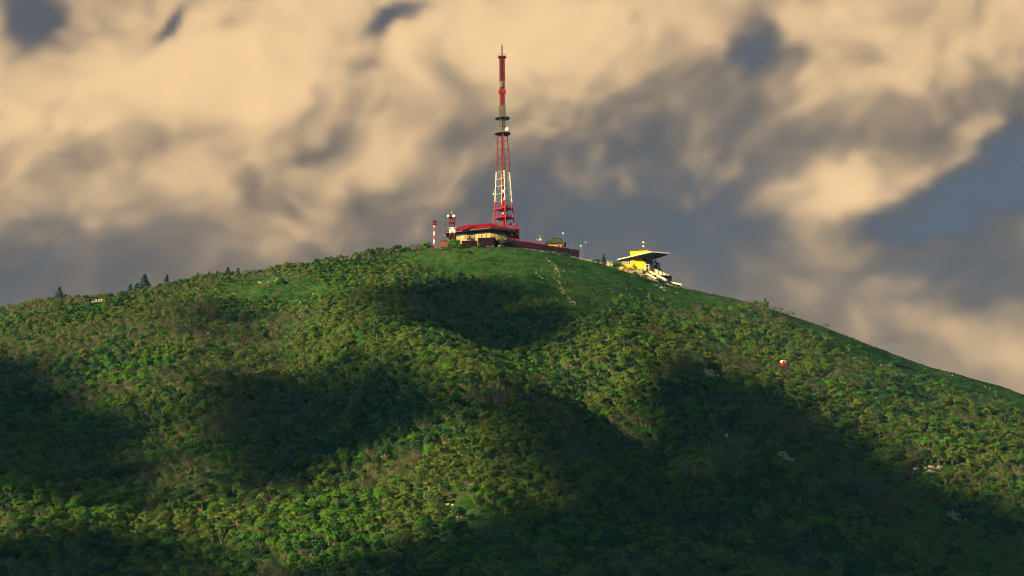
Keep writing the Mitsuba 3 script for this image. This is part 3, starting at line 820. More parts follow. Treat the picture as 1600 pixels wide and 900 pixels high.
def sheet_fence(name, label, ends, n, thick=0.18):
    key = thing(name, label, 'fence')
    (pxa, Ya, ta), (pxb, Yb, tb) = ends
    a, b = at(pxa, ta, Ya), at(pxb, tb, Yb)
    for i in range(n):
        p, q = along(a, b, i / n), along(a, b, (i + 1) / n)
        d = (q - p) / np.linalg.norm(q - p)
        lo = [float(ground(*x[:2])) - 0.25 for x in (p, q)]
        part('panel', wall_run(p + d * 0.03, q - d * 0.03, lo, [p[2], q[2]], thick), 'maroon_sheet', key)
        part('post', box([p[0], p[1] - 0.12, (lo[0] + p[2]) / 2 + 0.1], [0.22, 0.22, p[2] - lo[0] + 0.1]), 'maroon_post', key)
    return key


sheet_fence('sheet_fence', 'long dark maroon metal fence running downhill to the right of the tower', ((791.5, 1103.5, 373.2), (905, 1099.5, 390.8)), 14)
sheet_fence('sheet_fence', 'short dark maroon fence below the stone wall, left of the annex', ((722, 1103, 376.3), (746.5, 1101.5, 375.8)), 3)
sheet_fence('sheet_fence', 'short dark maroon fence between the annex and the tower', ((772, 1100.5, 375.5), (791, 1103.3, 375.0)), 3)
rail = thing('pipe_railing', 'red pipe railing running above the top of the long maroon fence', 'railing')
ra, rb = at(793, 371.5, 1107), at(851, 380.2, 1106)
for dz in (0, -0.9):
    part('rail', tube(ra + [0, 0, dz], rb + [0, 0, dz], 0.16), 'red_steel', rail)
for t in np.linspace(0, 1, 10):
    p = along(ra, rb, t)
    part('post', tube([*p[:2], ground(*p[:2]) - 0.2], p, 0.13), 'red_steel', rail)
for i, px in enumerate([803.5, 807, 811.5, 816, 820, 823.5, 831, 834.5, 837.5, 843, 846.5, 850, 854.5, 858, 862, 866, 872.5, 889.5, 893, 897, 900.5, 904, 907.5, 911, 914, 917, 920.5]):
    Y = float(np.interp(px, [800, 905, 925], [1099.5, 1096.5, 1098.5]))
    p = at(px, 390, Y)
    key = thing('marker_post', 'small white stone post in the row along the foot of the maroon fence', 'post', 'white posts along the foot of the fence')
    r = np.random.default_rng(i)
    z = float(ground(p[0], Y))
    h = r.uniform(0.5, 0.8)
    scene[key] = mikit.ply(trimesh.util.concatenate([box([p[0], Y, z + h / 2 - 0.15], [0.42, 0.42, h + 0.3], r.uniform(0, 1)), box([p[0], Y, z + h + 0.04], [0.3, 0.3, 0.12])]), 'pale_concrete')

# ------------------------------------------------------------------ smaller masts
def striped(px, Y, top, foot):
    key = thing('antenna_mast', 'slim red and white banded pole mast, leftmost of the masts on the hilltop', 'mast')
    b, t = at(px, foot, Y), at(px, top, Y)
    z0 = float(ground(b[0], Y)) - 0.5
    m = chain([np.array([b[0], Y, z0]), np.array([b[0], Y, along(b, t, 0.45)[2]]), np.array([b[0], Y, along(b, t, 0.8)[2]])], [0.62, 0.46, 0.36], 8)
    part('pole', m, 'striped_paint', key, uv=np.tile([[z0 / 1000.0, 0]], (len(m.vertices), 1)))
    zc = along(b, t, 0.80)[2]
    part('antenna_cage', [tube([b[0] + 0.9 * math.cos(a), Y + 0.9 * math.sin(a), zc - 1.3], [b[0] + 0.9 * math.cos(a), Y + 0.9 * math.sin(a), zc + 1.2], 0.22) for a in np.arange(6) * math.pi / 3]
         + [tube([b[0], Y, zc - 1.3], [b[0], Y, zc - 1.0], 1.1, n=10), tube([b[0], Y, zc + 0.8], [b[0], Y, zc + 1.0], 1.1, n=10)], 'dark_red_steel', key)
    for dx, h in ((-1.5, 3.0), (0.1, 1.6), (1.35, 3.4)):
        part('whip_antenna', tube([b[0] + dx, Y, zc + 0.8], [b[0] + dx, Y, zc + 0.8 + h], 0.11), 'grey_steel', key)
    part('foot', box([b[0] + 0.2, Y, z0 + 1.0], [2.0, 1.8, 1.8]), 'pale_concrete', key)
    return key


striped(678.5, 1104, 339.5, 383)


def slim_mast(px, Y, top, foot, label, r=0.16, head=None, platform=None):
    key = thing('antenna_mast', label, 'mast')
    x = float(at(px, top, Y)[0])
    z1, z0 = zt(px, top, Y), float(ground(x, Y)) - 0.5
    part('pole', chain([np.array([x, Y, z0]), np.array([x, Y, (z0 + z1) / 2]), np.array([x, Y, z1])], [r * 1.5, r * 1.2, r * 0.7]), 'dark_steel', key)
    for py, w in (platform or []):
        part('crossarm', [tube([x - w, Y, zt(px, py, Y)], [x + w, Y, zt(px, py, Y)], 0.10), box([x, Y - 0.1, zt(px, py, Y)], [w * 0.8, 0.5, 0.9])], 'grey_steel', key)
    for px2, py, rr in (head or []):
        p = at(px2, py, Y - 0.5)
        part('dish_antenna', [dish(p, rr * mpp, CAM), tube(p, [x, Y, p[2]], 0.08, n=4)], 'white_paint', key)
    return key


slim_mast(695, 1106, 334.5, 378, 'thin dark mast with small crossarms between the banded pole and the red lattice tower', 0.15, [(695.3, 367.5, 0.9)], [(345, 1.0), (350, 0.6), (358, 0.5)])
slim_mast(843.5, 1107, 357, 382, 'short dark mast with equipment boxes and white dishes behind the railing', 0.16, [(844.7, 374.4, 1.7), (838.8, 374.2, 1.0)], [(369.5, 2.4), (372.5, 2.0), (376, 1.4)])
slim_mast(881, 1108, 364, 389, 'dark mast with a white radome beside the green roofed building', 0.30, [(880, 364.6, 1.4)], [(368, 0.5), (372, 0.4), (377, 0.7)])
slim_mast(893.2, 1106, 373, 392, 'thin dark mast with a small antenna behind the right end of the fence', 0.15, [(893, 388, 0.8)], [(379, 0.5), (382.5, 0.6)])

lat = thing('lattice_tower', 'short red and white lattice tower with two white dishes, left of the red roof', 'tower')
LY = 1101.0
lx = float(at(706.5, 350, LY)[0])
lz = [float(ground(lx, LY)) - 0.5] + [zt(706, y, LY) for y in (366, 357, 348, 340, 334)]
w = [2.2, 2.15, 2.1, 2.05, 2.0, 2.0]
corner = lambda k, i: np.array([lx + w[i] * math.cos(math.pi / 4 + k * math.pi / 2 + 0.12), LY + w[i] * math.sin(math.pi / 4 + k * math.pi / 2 + 0.12), lz[i]])
for k in range(4):
    part('leg', chain([corner(k, i) for i in range(6)], 0.17), 'dark_red_steel', lat)
for i in range(5):
    col = 'white_paint' if i in (1,) else 'dark_red_steel'
    part('bracing', [tube(corner(k, i), corner((k + 1) % 4, i + 1), 0.11, n=4) for k in range(4)] + [tube(corner((k + 1) % 4, i), corner(k, i + 1), 0.11, n=4) for k in range(4)]
         + [tube(corner(k, i + 1), corner((k + 1) % 4, i + 1), 0.15, n=4) for k in range(4)], col, lat)
for i, m in ((4, 'dark_red_steel'), (2, 'white_paint'), (3, 'red_steel')):
    part('platform', box([lx, LY, lz[i]], [4.0, 4.0, 0.35], 0.12), m, lat)
for px, py, r in ((700.2, 337.4, 2.0), (709.1, 337.4, 2.4), (705.5, 332.3, 1.0)):
    p = at(px, py, LY - 2.2)
    part('dish_antenna', [dish(p, r * mpp, CAM + [-0.1, 0, 0.05]), tube(p, [lx, LY, p[2]], 0.12, n=4)], 'white_paint', lat)
for dx in (-1.5, 1.5):
    part('whip_antenna', tube([lx + dx, LY - 1.3, lz[5] - 0.5], [lx + dx, LY - 1.3, lz[5] + 1.6], 0.1), 'dark_red_steel', lat)
for px, py in ((703.5, 361), (709.5, 361), (707, 357.5)):
    part('equipment_panel', box(at(px, py, LY - 1.9), [1.5, 0.5, 2.0]), 'white_paint', lat)

hut = thing('equipment_hut', 'small brick red hut at the foot of the lattice tower, half behind the bush', 'hut')
h0, h1 = at(688.5, 378, 1101), at(698, 378, 1101)
zb, zh = float(ground(h0[0], 1103)) - 0.6, zt(693, 376.3, 1101)
part('wall', prism([(h0[0], 1101), (h1[0], 1101), (h1[0], 1105), (h0[0], 1105)], zb, zh), 'brick_red', hut)
part('roof', prism([(h0[0] - .25, 1100.7), (h1[0] + .25, 1100.7), (h1[0] + .25, 1105.3), (h0[0] - .25, 1105.3)], zh + 0.003, zh + 0.25), 'brown_sheet', hut)

# ------------------------------------------------------------------ green roofed house behind the fence
house = thing('green_roofed_house', 'small orange walled house with a rounded dark green roof behind the maroon fence', 'house')
HY = 1110.0
xa, xb = float(at(855, 384, HY)[0]), float(at(882, 384, HY)[0])
ze, zm, zr = zt(868, 381.0, HY), zt(868, 375.2, HY + 1), zt(868, 370.8, HY + 3.5)
part('wall', prism([(xa, HY), (xb, HY), (xb, HY + 9), (xa, HY + 9)], float(ground(xb, HY)) - 1.5, ze), 'orange_render', house)
def ringpts(dx, dy, z, c=1.2):
    x0, x1, y0, y1 = xa - dx, xb + dx, HY - dy, HY + 9 + dy
    return [[x0 + c, y0, z], [x1 - c, y0, z], [x1, y0 + c, z], [x1, y1 - c, z], [x1 - c, y1, z], [x0 + c, y1, z], [x0, y1 - c, z], [x0, y0 + c, z]]
part('roof', hull(ringpts(1.1, 1.0, ze + 0.003, 0.6) + ringpts(1.1, 1.0, ze + 0.3, 0.6) + ringpts(-0.7, -0.6, zm) + ringpts(-2.3, -2.0, (zm + 2 * zr) / 3) + ringpts(-3.6, -3.4, zr)), 'green_roof_paint', house)
part('chimney', box([float(at(872, 377, HY)[0]), HY + 0.4, zt(872, 376.4, HY)], [0.45, 0.5, 1.8]), 'pale_frame', house)
for px in (873.3, 879):
    x = float(at(px, 384, HY)[0])
    f = part('window', [box([x, HY - 0.08, zt(px, 384.8, HY)], [1.3, 0.2, 1.9])], 'pale_frame', house)
    part('pane', box([x, HY - 0.2, zt(px, 384.8, HY)], [1.05, 0.1, 1.65]), 'window_glass', f)

# ------------------------------------------------------------------ lamps right of the fence
for px, Y, top, arm, lab in ((908, 1098.5, 384.8, 0.0, 'white street lamp with a globe head at the right end of the maroon fence'),
                             (911, 1101, 378.6, 4.3, 'taller thin street lamp with a reaching arm right of the globe lamp')):
    key = thing('street_lamp', lab, 'lamp')
    x = float(at(px, 400, Y)[0])
    z0, z1 = float(ground(x, Y)) - 0.4, zt(px, top, Y)
    hx = x + arm * mpp
    part('pole', chain([np.array([x, Y, z0]), np.array([x, Y, z1 - 1.2]), np.array([hx, Y, z1])] if arm else [np.array([x, Y, z0]), np.array([x, Y, z1])], 0.11 if arm else 0.14), 'grey_steel', key)
    part('lamp_head', ball([hx, Y, z1 + 0.2], 0.45 if arm else 0.62), 'lamp_globe', key, smooth=True)
    if not arm:
        part('lamp_cap', tube([hx, Y, z1 + 0.72], [hx, Y, z1 + 1.05], 0.7, 0.2, 10), 'dark_steel', key)

# ------------------------------------------------------------------ yellow cable car station on the right shoulder
stn = thing('cable_car_station', 'bright yellow hillside cable car station with a big white upswept canopy roof', 'building')
z_can = zt(1017, 392.6, 1094)
def level(px, py):
    """The point of the canopy's top edge seen at (px, py): the canopy is level."""
    v = (450 - py) / F
    return at(px, py, (z_can - ZC) * (CP - v * SP) / (SP + v * CP))
A3, B3, C3, D3 = level(964.5, 404.8), level(1017, 392.6), level(1046.5, 395.2), level(1022, 403.4)
E3 = A3 + (D3 - B3) * [1, 1, 0] * 0.6 + [6, 3, 0]
th = np.array([0, 0, 0.6])
edge_ring = [A3, B3, C3, D3, E3]
part('canopy', hull(edge_ring + [p - th for p in edge_ring]), 'pale_concrete', stn)
cn = np.mean(edge_ring, axis=0)
part('soffit', hull([cn + (p - cn) * 0.96 - th - [0, 0, dz] for p in edge_ring for dz in (0.02, 0.3)]), 'dark_concrete', stn + '__canopy')
P1, P2, P3, P4, P5 = (at(x, 410, Y) for x, Y in ((986, 1111.5), (1009, 1109), (1021, 1113), (1014, 1121), (986, 1121)))
zb = min(float(ground(*p[:2])) for p in (P1, P2, P3)) - 1.5
z_under = z_can - 0.95
part('wall', prism([p[:2] for p in (P1, P2, P3, P4, P5)], zb, z_under), 'yellow_render', stn)
# the notch of shaded glazing at the wall's upper right
d12 = (P2 - P1)[:2] / np.linalg.norm((P2 - P1)[:2])
g0 = at(1003.5, 404, 1102.4)
pr = [np.array(at(x, y, 1108.9)) for x, y in ((1002.5, 402.8), (1009.2, 402.8), (1009.2, 412), (1008.2, 407))]
part('window', hull(pr + [p + [0, 0.5, 0] for p in pr]), 'window_glass', stn)
side = (P3 - P2)[:2]; L23 = np.linalg.norm(side); side = side / L23; out = np.array([side[1], -side[0]])
def on_side(t, z, d=0.08):
    return np.array([*(P2[:2] + side * L23 * t + out * d), z])
sturn = math.atan2(side[1], side[0])
zs1, zs0 = z_can - 0.97, zt(1014, 415.5, 1111)
part('side_panel', box(on_side(0.5, (zs0 + zs1) / 2), [L23 * 0.96, 0.3, zs1 - zs0], sturn), 'grey_concrete', stn, label='grey upper side wall under the canopy')
for t in (0.26, 0.72):
    f = part('window', box(on_side(t, zs0 + 2.6, 0.2), [2.3, 0.14, 2.8], sturn), 'dark_steel', stn)
    part('pane', box(on_side(t, zs0 + 2.6, 0.28), [2.0, 0.1, 2.5], sturn), 'window_glass', f)
dw = at(1011.6, 417.5, 1108.6)
fr = [box(dw + [s * 0.95, 0, 0], [0.28, 0.5, 3.6]) for s in (-1, 1)] + [box(dw + [0, 0, 1.66], [1.6, 0.5, 0.28]), box(dw + [0, 0, -0.35], [1.6, 0.4, 0.2])]
door = part('door', fr, 'white_paint', stn, label='white framed doorway on the yellow front')
part('pane', box(dw + [0, 0.1, 0.65], [1.6, 0.12, 1.7]), 'window_glass', door)
# upper storey
ux0, ux1 = at(984.3, 395, 1113), at(1013, 395, 1113)
zu0, zu1 = z_can + 0.003, zt(998, 391.6, 1112)
part('upper_storey', prism([(ux0[0], 1113), (ux1[0], 1111), (ux1[0] + 1, 1119), (ux0[0] + 1, 1120)], zu0, zu1), 'yellow_render', stn)
part('flat_roof', hull([[x, y, z] for x, y, dz in ((ux0[0] - .4, 1112.5, 0), (ux1[0] + .4, 1110.5, 0.5), (ux1[0] + 1.4, 1119.5, 0.6), (ux0[0] + .6, 1120.5, 0.1)) for z in (zu1 + 0.003, zu1 + 0.35 + dz)]), 'brown_sheet', stn)
# windowed wing on the left
wa, wb = at(967.5, 409, 1117.5), at(985.8, 409, 1112.5)
zw0, zw1 = zt(976, 415, 1115), z_can - 0.95
part('wing', prism([wa[:2], wb[:2], wb[:2] + [0.5, 8], wa[:2] + [1, 8]], zw0 - 4.5, zw0 + 0.6), 'yellow_render', stn)
part('wing_glazing', prism([wa[:2] + [0.1, 0.3], wb[:2] + [0, 0.3], wb[:2] + [0.4, 7.5], wa[:2] + [1.1, 7.5]], zw0 + 0.603, zw1), 'window_glass', stn)
for t in np.linspace(0.02, 0.97, 7):
    p = along(wa, wb, t)
    part('mullion', box([p[0], p[1] + 0.05, (zw0 + zw1) / 2 + 0.3], [0.5, 0.4, zw1 - zw0 - 0.6]), 'pale_concrete', stn)
# terrace, raking beams and stair under the station
ta, tb = at(1004, 430.5, 1099), at(1050, 431.5, 1100)
part('terrace', prism([(ta[0], 1097.5), (tb[0], 1098.5), (tb[0], 1108), (ta[0], 1106)], ta[2] - 0.45, ta[2] + 0.1), 'dark_concrete', stn)
part('terrace_edge', box([(ta[0] + tb[0]) / 2 - 3, 1097.2, ta[2] + 0.1], [(tb[0] - ta[0]) * 0.72, 0.4, 0.55], 0.02), 'yellow_render', stn)
for (x0, y0, D0), (x1, y1, D1), w, m in (((1002, 422.5, 1101), (1024.5, 435, 1093.5), 0.85, 'pale_concrete'), ((1015, 424, 1100), (1040, 437, 1094.5), 1.0, 'pale_concrete'), ((1001, 421, 1101.5), (1010, 428, 1097), 0.5, 'brown_sheet')):
    a, b = at(x0, y0, D0), at(x1, y1, D1)
    part('raking_beam', hull([p + [sx * w / 2, 0, sz * w / 2] for p in (a, b) for sx in (-1, 1) for sz in (-1, 1)]), m, stn)
for x0, x1, yt, D in ((1008, 1019, 432, 1098), (1020, 1029.5, 433, 1096.5)):
    a, b = at(x0, yt, D), at(x1, yt, D)
    lo = min(ground(*a[:2]), ground(*b[:2])) - 1.5
    part('support_wall', prism([a[:2], b[:2], b[:2] + [1, 5], a[:2] + [1, 5]], lo, a[2]), 'grey_concrete', stn)
sa, sb = at(1022, 419.5, 1105), at(1050, 431.5, 1103)
for i in range(14):
    p = along(sa, sb, (i + 0.5) / 14)
    g = float(ground(p[0], p[1]))
    part('step', box([p[0], p[1] + 1.2, (p[2] + g) / 2 - 0.5], [(sb - sa)[0] / 14 * 0.98, 3.0, max(p[2] - g + 1.0, 0.6)]), 'pale_concrete' if i % 3 else 'grey_concrete', stn)
rl0, rl1 = at(1029, 413.5, 1106), at(1066, 440, 1103)
part('handrail', [tube(rl0, rl1, 0.10)] + [tube(along(rl0, rl1, t) - [0, 0, 2.6], along(rl0, rl1, t), 0.06, n=4) for t in np.linspace(0.05, 0.98, 9)], 'dark_steel', stn)
ra0, ra1 = at(1031, 437.5, 1097), at(1063.5, 445.2, 1096)
part('ramp', hull([p + [0, dy, dz] for p in (ra0, ra1) for dy in (0, 3.5) for dz in (-0.35, 0.3)]), 'dark_concrete', stn)
part('ramp_edge', hull([p + [0, dy, dz] for p in (along(ra0, ra1, .62), ra1 + [0.5, 0, 0]) for dy in (-0.5, -0.1) for dz in (-0.5, 0.7)]), 'pale_concrete', stn)
mast = thing('roof_antenna', 'thin antenna mast with two white panels on the roof of the yellow station', 'antenna')
mx = at(1003, 391, 1114)
part('pole', tube([mx[0], 1114, zu1 + 0.4], [mx[0], 1114, zt(1003, 375, 1114)], 0.16, 0.09), 'dark_steel', mast)
part('pole', tube([mx[0] - 0.5, 1114.5, zu1 + 0.4], [mx[0] - 0.5, 1114.5, zt(1003, 379, 1114)], 0.09), 'dark_steel', mast)
for py in (378.8, 385):
    p = at(1005.3, py, 1113.4)
    part('antenna_panel', [box(p, [0.85, 0.35, 1.0]), tube(p, [mx[0], 1114, p[2]], 0.08, n=4)], 'lamp_globe', mast)

rw = thing('retaining_wall', 'low pale stone wall on the grassy ridge between the fence and the yellow station', 'wall')
wpts = [(918, 1097.5, 405.5, 408), (932, 1098, 408.6, 411.5), (946, 1098.5, 411, 415), (957.5, 1099, 410.5, 416)]
for (xa_, Ya_, t0, b0), (xb_, Yb_, t1, b1) in zip(wpts[:-1], wpts[1:]):
    p, q = at(xa_, t0, Ya_), at(xb_, t1, Yb_)
    for s in range(4):
        u, v = along(p, q, s / 4), along(p, q, (s + 1) / 4 - 0.02)
        part('stone_block', wall_run(u, v, [ground(*u[:2]) - 0.4, ground(*v[:2]) - 0.4], [u[2] + 0.1 * (s % 2), v[2] + 0.1 * (s % 2)], 0.8), 'pale_concrete' if s % 2 else 'rock', rw)
for px in (941, 949, 953, 956):
    k = thing('terrace_post', 'pale post standing on the low stone wall left of the yellow station', 'post', 'posts on the low stone wall')
    p = at(px, 411, 1099.2)
    z = float(ground(p[0], 1099.2))
    scene[k] = mikit.ply(tube([p[0], 1099.2, z - 0.3], [p[0], 1099.2, zt(px, 406.5 + (px % 3), 1099.2)], 0.22), 'pale_concrete')

# ------------------------------------------------------------------ cable car
cab_at = at(1224.3, 567.3, float(on_hill(1224.3, 567.3)[1]) - 45)
print('cabin', cab_at)
cab = thing('cable_car', 'small red and white cable car cabin hanging above the trees of the right slope', 'cable car')
def slab(z0, z1, hx, hy, top=None):
    t = top or (hx, hy)
    return hull([[sx * hx, sy * hy * .72, z0] for sx in (-1, 1) for sy in (-1, 1)] + [[sx * hx * .8, sy * hy, z0] for sx in (-1, 1) for sy in (-1, 1)]
                + [[sx * t[0], sy * t[1] * .72, z1] for sx in (-1, 1) for sy in (-1, 1)] + [[sx * t[0] * .8, sy * t[1], z1] for sx in (-1, 1) for sy in (-1, 1)]).apply_transform(
                    trimesh.transformations.rotation_matrix(0.5, [0, 0, 1])).apply_translation(cab_at)
part('lower_body', slab(-1.4, 0.15, 1.35, 0.85, (1.6, 1.0)), 'cabin_red', cab)
part('upper_body', slab(0.153, 1.15, 1.55, 0.97, (1.45, 0.92)), 'cabin_white', cab)
part('roof', slab(1.153, 1.32, 1.6, 1.02, (1.2, 0.75)), 'cabin_white', cab)
for dx in (-0.75, 0.1, 0.9):
    q = np.array([dx, -0.985, 0.62])
    m = box([0, 0, 0], [0.62, 0.08, 0.62]); m.apply_translation(q); m.apply_transform(trimesh.transformations.rotation_matrix(0.5, [0, 0, 1])); m.apply_translation(cab_at)
    part('window', m, 'window_glass', cab)
m = box([1.53, 0, 0.6], [0.08, 1.0, 0.6]); m.apply_transform(trimesh.transformations.rotation_matrix(0.5, [0, 0, 1])); m.apply_translation(cab_at)
part('window', m, 'window_glass', cab)
hang = cab_at + [-0.2, 0, 4.2]
part('hanger', [tube(cab_at + [0, 0, 1.3], cab_at + [0.25, 0, 2.6], 0.09), tube(cab_at + [0.25, 0, 2.6], hang, 0.09)], 'dark_steel', cab)
part('carriage', [box(hang + [0, 0, 0.05], [1.6, 0.3, 0.35], -0.4)], 'dark_steel', cab)
rope = thing('haul_rope', 'thin steel rope running from the yellow station down over the right slope', 'cable')
r0 = at(1042, 428, 1098)
r2 = hang + (hang - r0) * 1.1 + [0, 0, -18]
t = np.linspace(0, 1, 14)
up_ = np.array([r0 + (hang + [0, 0, 0.25] - r0) * u - [0, 0, 9 * u * (1 - u)] for u in t])
dn_ = np.array([hang + [0, 0, 0.25] + (r2 - hang) * u - [0, 0, 10 * u * (1 - u)] for u in t])
scene[rope] = mikit.ply(chain(list(up_) + list(dn_[1:]), 0.03, 4), 'dark_steel')

# ------------------------------------------------------------------ rocks
def boulder(c, s, r, squash=0.7):
    m = trimesh.creation.icosphere(subdivisions=2 if s > 0.9 else 1)
    v = m.vertices
    v = v * (0.75 + 0.7 * (meshkit.fbm(v * 1.3 + r.uniform(0, 90, 3), 3)[:, None]))
    v = np.round(v * 3.2) / 3.2 * 0.55 + v * 0.45
    a = r.uniform(0, 6.28)
    rot = np.array([[math.cos(a), -math.sin(a), 0], [math.sin(a), math.cos(a), 0], [0, 0, 1]])
    m.vertices = (v * [s * r.uniform(.8, 1.4), s * r.uniform(.7, 1.1), s * squash]) @ rot.T + c
    return m


def outcrop(label, px, py, w, h, n, size, seed, tilt=0.0):
    r = np.random.default_rng(seed)
    key = thing('rock_outcrop', label, 'rock')
    for _ in range(n):
        u, v = r.normal(0, 0.33), r.normal(0, 0.33)
        p = on_hill(px + u * w, py + v * h + u * w * tilt)
        s = size * r.uniform(0.5, 1.4)
        part('stone', boulder(p + [0, 0, s * 0.15], s * 0.8, r), 'rock', key)


OUTCROPS = [
    ('pale broken rocks at the edge of the big shadow on the right spur', 1113, 588, 36, 16, 16, 1.5, 1, 0.35),
    ('sunlit tan rocks among the trees of the right slope', 1456, 735, 42, 12, 16, 1.5, 2, 0.0),
    ('grey rock band in the shade near the right edge', 1490, 810, 30, 8, 10, 1.6, 3, 0.6),
    ('slanting grey rock slab in the shade below the right spur', 1228, 717, 30, 6, 9, 1.5, 4, 0.6),
    ('small pale rock in the shade at the middle of the right spur', 1138, 686, 10, 10, 6, 1.2, 5, 0.5),
    ('white stones on the bare grass at the foot of the middle spur', 768, 860, 22, 8, 8, 0.7, 6, 0.6),
    ('second patch of white stones just above the bottom edge', 786, 880, 26, 6, 5, 0.7, 7, 0.2),
    ('bare tan rocks at the end of the middle spur', 706, 797, 22, 14, 7, 1.0, 8, 0.8),
    ('bare tan earth and stones on the grass right below the yellow station', 1040, 452, 24, 6, 14, 0.8, 9, 0.35),
    ('pale ledge of rocks on the upper grass of the right skyline', 1478, 582, 30, 4, 7, 0.6, 10, 0.35),
    ('second pale ledge of rocks farther down the right skyline', 1540, 604, 36, 5, 7, 0.6, 11, 0.35),
    ('scattered pale stones on the grassy clearing of the left shoulder', 490, 458, 26, 12, 10, 0.7, 12, 0.5),
    ('flat white stones at the upper edge of the left clearing', 412, 442, 34, 3, 8, 0.8, 13, -0.1),
    ('a few white stones in the lower part of the left clearing', 470, 471, 40, 6, 6, 0.6, 14, 0.2),
    ('small pale rocks under the trees near the right edge', 1368, 688, 8, 6, 5, 1.0, 15, 0.0),
]
for o in OUTCROPS:
    outcrop(*o)
st = thing('rock_outcrop', 'craggy tan rock that carries the front of the yellow station', 'rock')
r = np.random.default_rng(50)
ms = []
for px, py, s in ((984, 424, 2.0), (988, 430, 2.4), (994, 428, 2.3), (1000, 426, 2.6), (1001, 433, 2.6), (996, 435, 2.2), (1006, 436, 2.4), (1012, 440, 2.0), (990, 436, 1.6), (1044, 444, 1.6), (1050, 445, 1.4), (1057, 446, 1.3)):
    D = 1099.5
    p = at(px, py, D)
    p[2] = max(p[2], 0)
    part('crag', boulder(p, s, r, 1.0), 'rock', st)
    g = float(ground(p[0], D))
    while p[2] - s > g:
        p = p - [0, 0.2, s * 1.2]
        part('crag', boulder(p, s * 1.05, r, 1.0), 'rock', st)
# trail of stones that runs down the bare top
r = np.random.default_rng(60)
ms = []
for (x0, y0), (x1, y1), n in (((852, 402), (872, 420), 16), ((868, 415), (874, 440), 26), ((872, 440), (882, 462), 24), ((888, 465), (900, 478), 18), ((838, 428), (850, 440), 8), ((878, 450), (892, 470), 10)):
    for _ in range(n):
        t = r.random()
        p = on_hill(x0 + (x1 - x0) * t + r.normal(0, 1.6), y0 + (y1 - y0) * t + r.normal(0, 1.2))
        s = r.uniform(0.25, 0.75)
        ms.append(boulder(p, s, r, 0.6))
for _ in range(130):
    p = on_hill(r.uniform(690, 1000), r.uniform(400, 470))
    ms.append(boulder(p, r.uniform(0.15, 0.34), r, 0.6))
scene['scree'] = mikit.ply(trimesh.util.concatenate(ms), 'rock')
labels['scree'] = {'label': 'trail of pale loose stones running down the grassy top', 'category': 'stones', 'kind': 'stuff'}

# ------------------------------------------------------------------ trees and bushes that stand apart
def crest(px):
    """Depth at which the hill's outline is seen in the column px."""
    Y = np.arange(1000, 1125, 1.0)
    x = (px - 800) / F * Y / CP * 1.0
    return float(Y[np.argmax((ground(x, Y) - ZC) / Y)])


def lone(name, group, label, px, top, foot, full, category, wide=1.0):
    """A plant whose top is seen at height top; foot None: it grows on the outline of the hill."""
    key = thing(name, label, category)
    Y = crest(px) - 0.5 if foot is None else float(on_hill(px, foot)[1]) + 0.6
    x = float(at(px, top, Y)[0])
    g = float(ground(x, Y))
    s = max(zt(px, top, Y) - g, 0.8) / full
    scene[key] = {'type': 'instance', 'shapegroup': {'type': 'ref', 'id': group},
                  'to_world': T().translate([x, Y, g - 0.1]).rotate([0, 0, 1], float(rng.uniform(0, 360))).scale([s * wide, s * wide, s])}


for px, top, lab, wd in ((93.5, 448, 'dark conifer standing alone on the far left skyline', 1.35), (226.5, 428, 'tallest dark conifer of the left skyline, in front of smaller pines', 1.31),
                     (204, 444, 'low dark pine left of the tallest conifer on the left skyline', 1.5), (214, 442, 'squat dark pine just left of the tallest skyline conifer', 1.4),
                     (261, 428, 'pointed conifer rising right of the tallest one on the left skyline', 1.25), (309, 425, 'narrow dark conifer above the brush three tenths from the left', 1.2),
                     (327, 424, 'broad dark pine at the left end of the pine row on the skyline', 1.5), (340, 423, 'dark pine in the row above the grassy clearing, second from its left end', 1.5),
                     (356, 417, 'pointed dark pine in the middle of the row above the grassy clearing', 1.35), (372, 418, 'tall dark pine toward the right end of the row above the clearing', 1.35),
                     (386, 424, 'last dark pine of the row, above the right part of the grassy clearing', 1.5), (943, 396.5, 'small dark spruce behind the low stone wall left of the yellow station', 1.2),
                     (1195.5, 465.5, 'dark pointed conifer where the wood meets the right skyline', 1.2), (935.5, 403.5, 'tiny dark conifer left of the small spruce on the ridge', 1.2)):
    lone('conifer', 'conifer_group_32' if wd > 1.3 else 'conifer_group_31', lab, px, top, None, 10.0, 'conifer', wd * 0.85)
for px, Y, top, lab in ((1024.5, 1114, 407.5, 'dark conifer right behind the yellow station, under the end of its canopy'), (1029, 1113, 411, 'low dark conifer by the stair behind the yellow station')):
    key = thing('conifer', lab, 'conifer')
    x = float(at(px, top, Y)[0])
    g = float(ground(x, Y))
    s = (zt(px, top, Y) - g) / 10
    scene[key] = {'type': 'instance', 'shapegroup': {'type': 'ref', 'id': 'conifer_group_31'}, 'to_world': T().translate([x, Y, g]).rotate([0, 0, 1], 40).scale([s, s, s])}
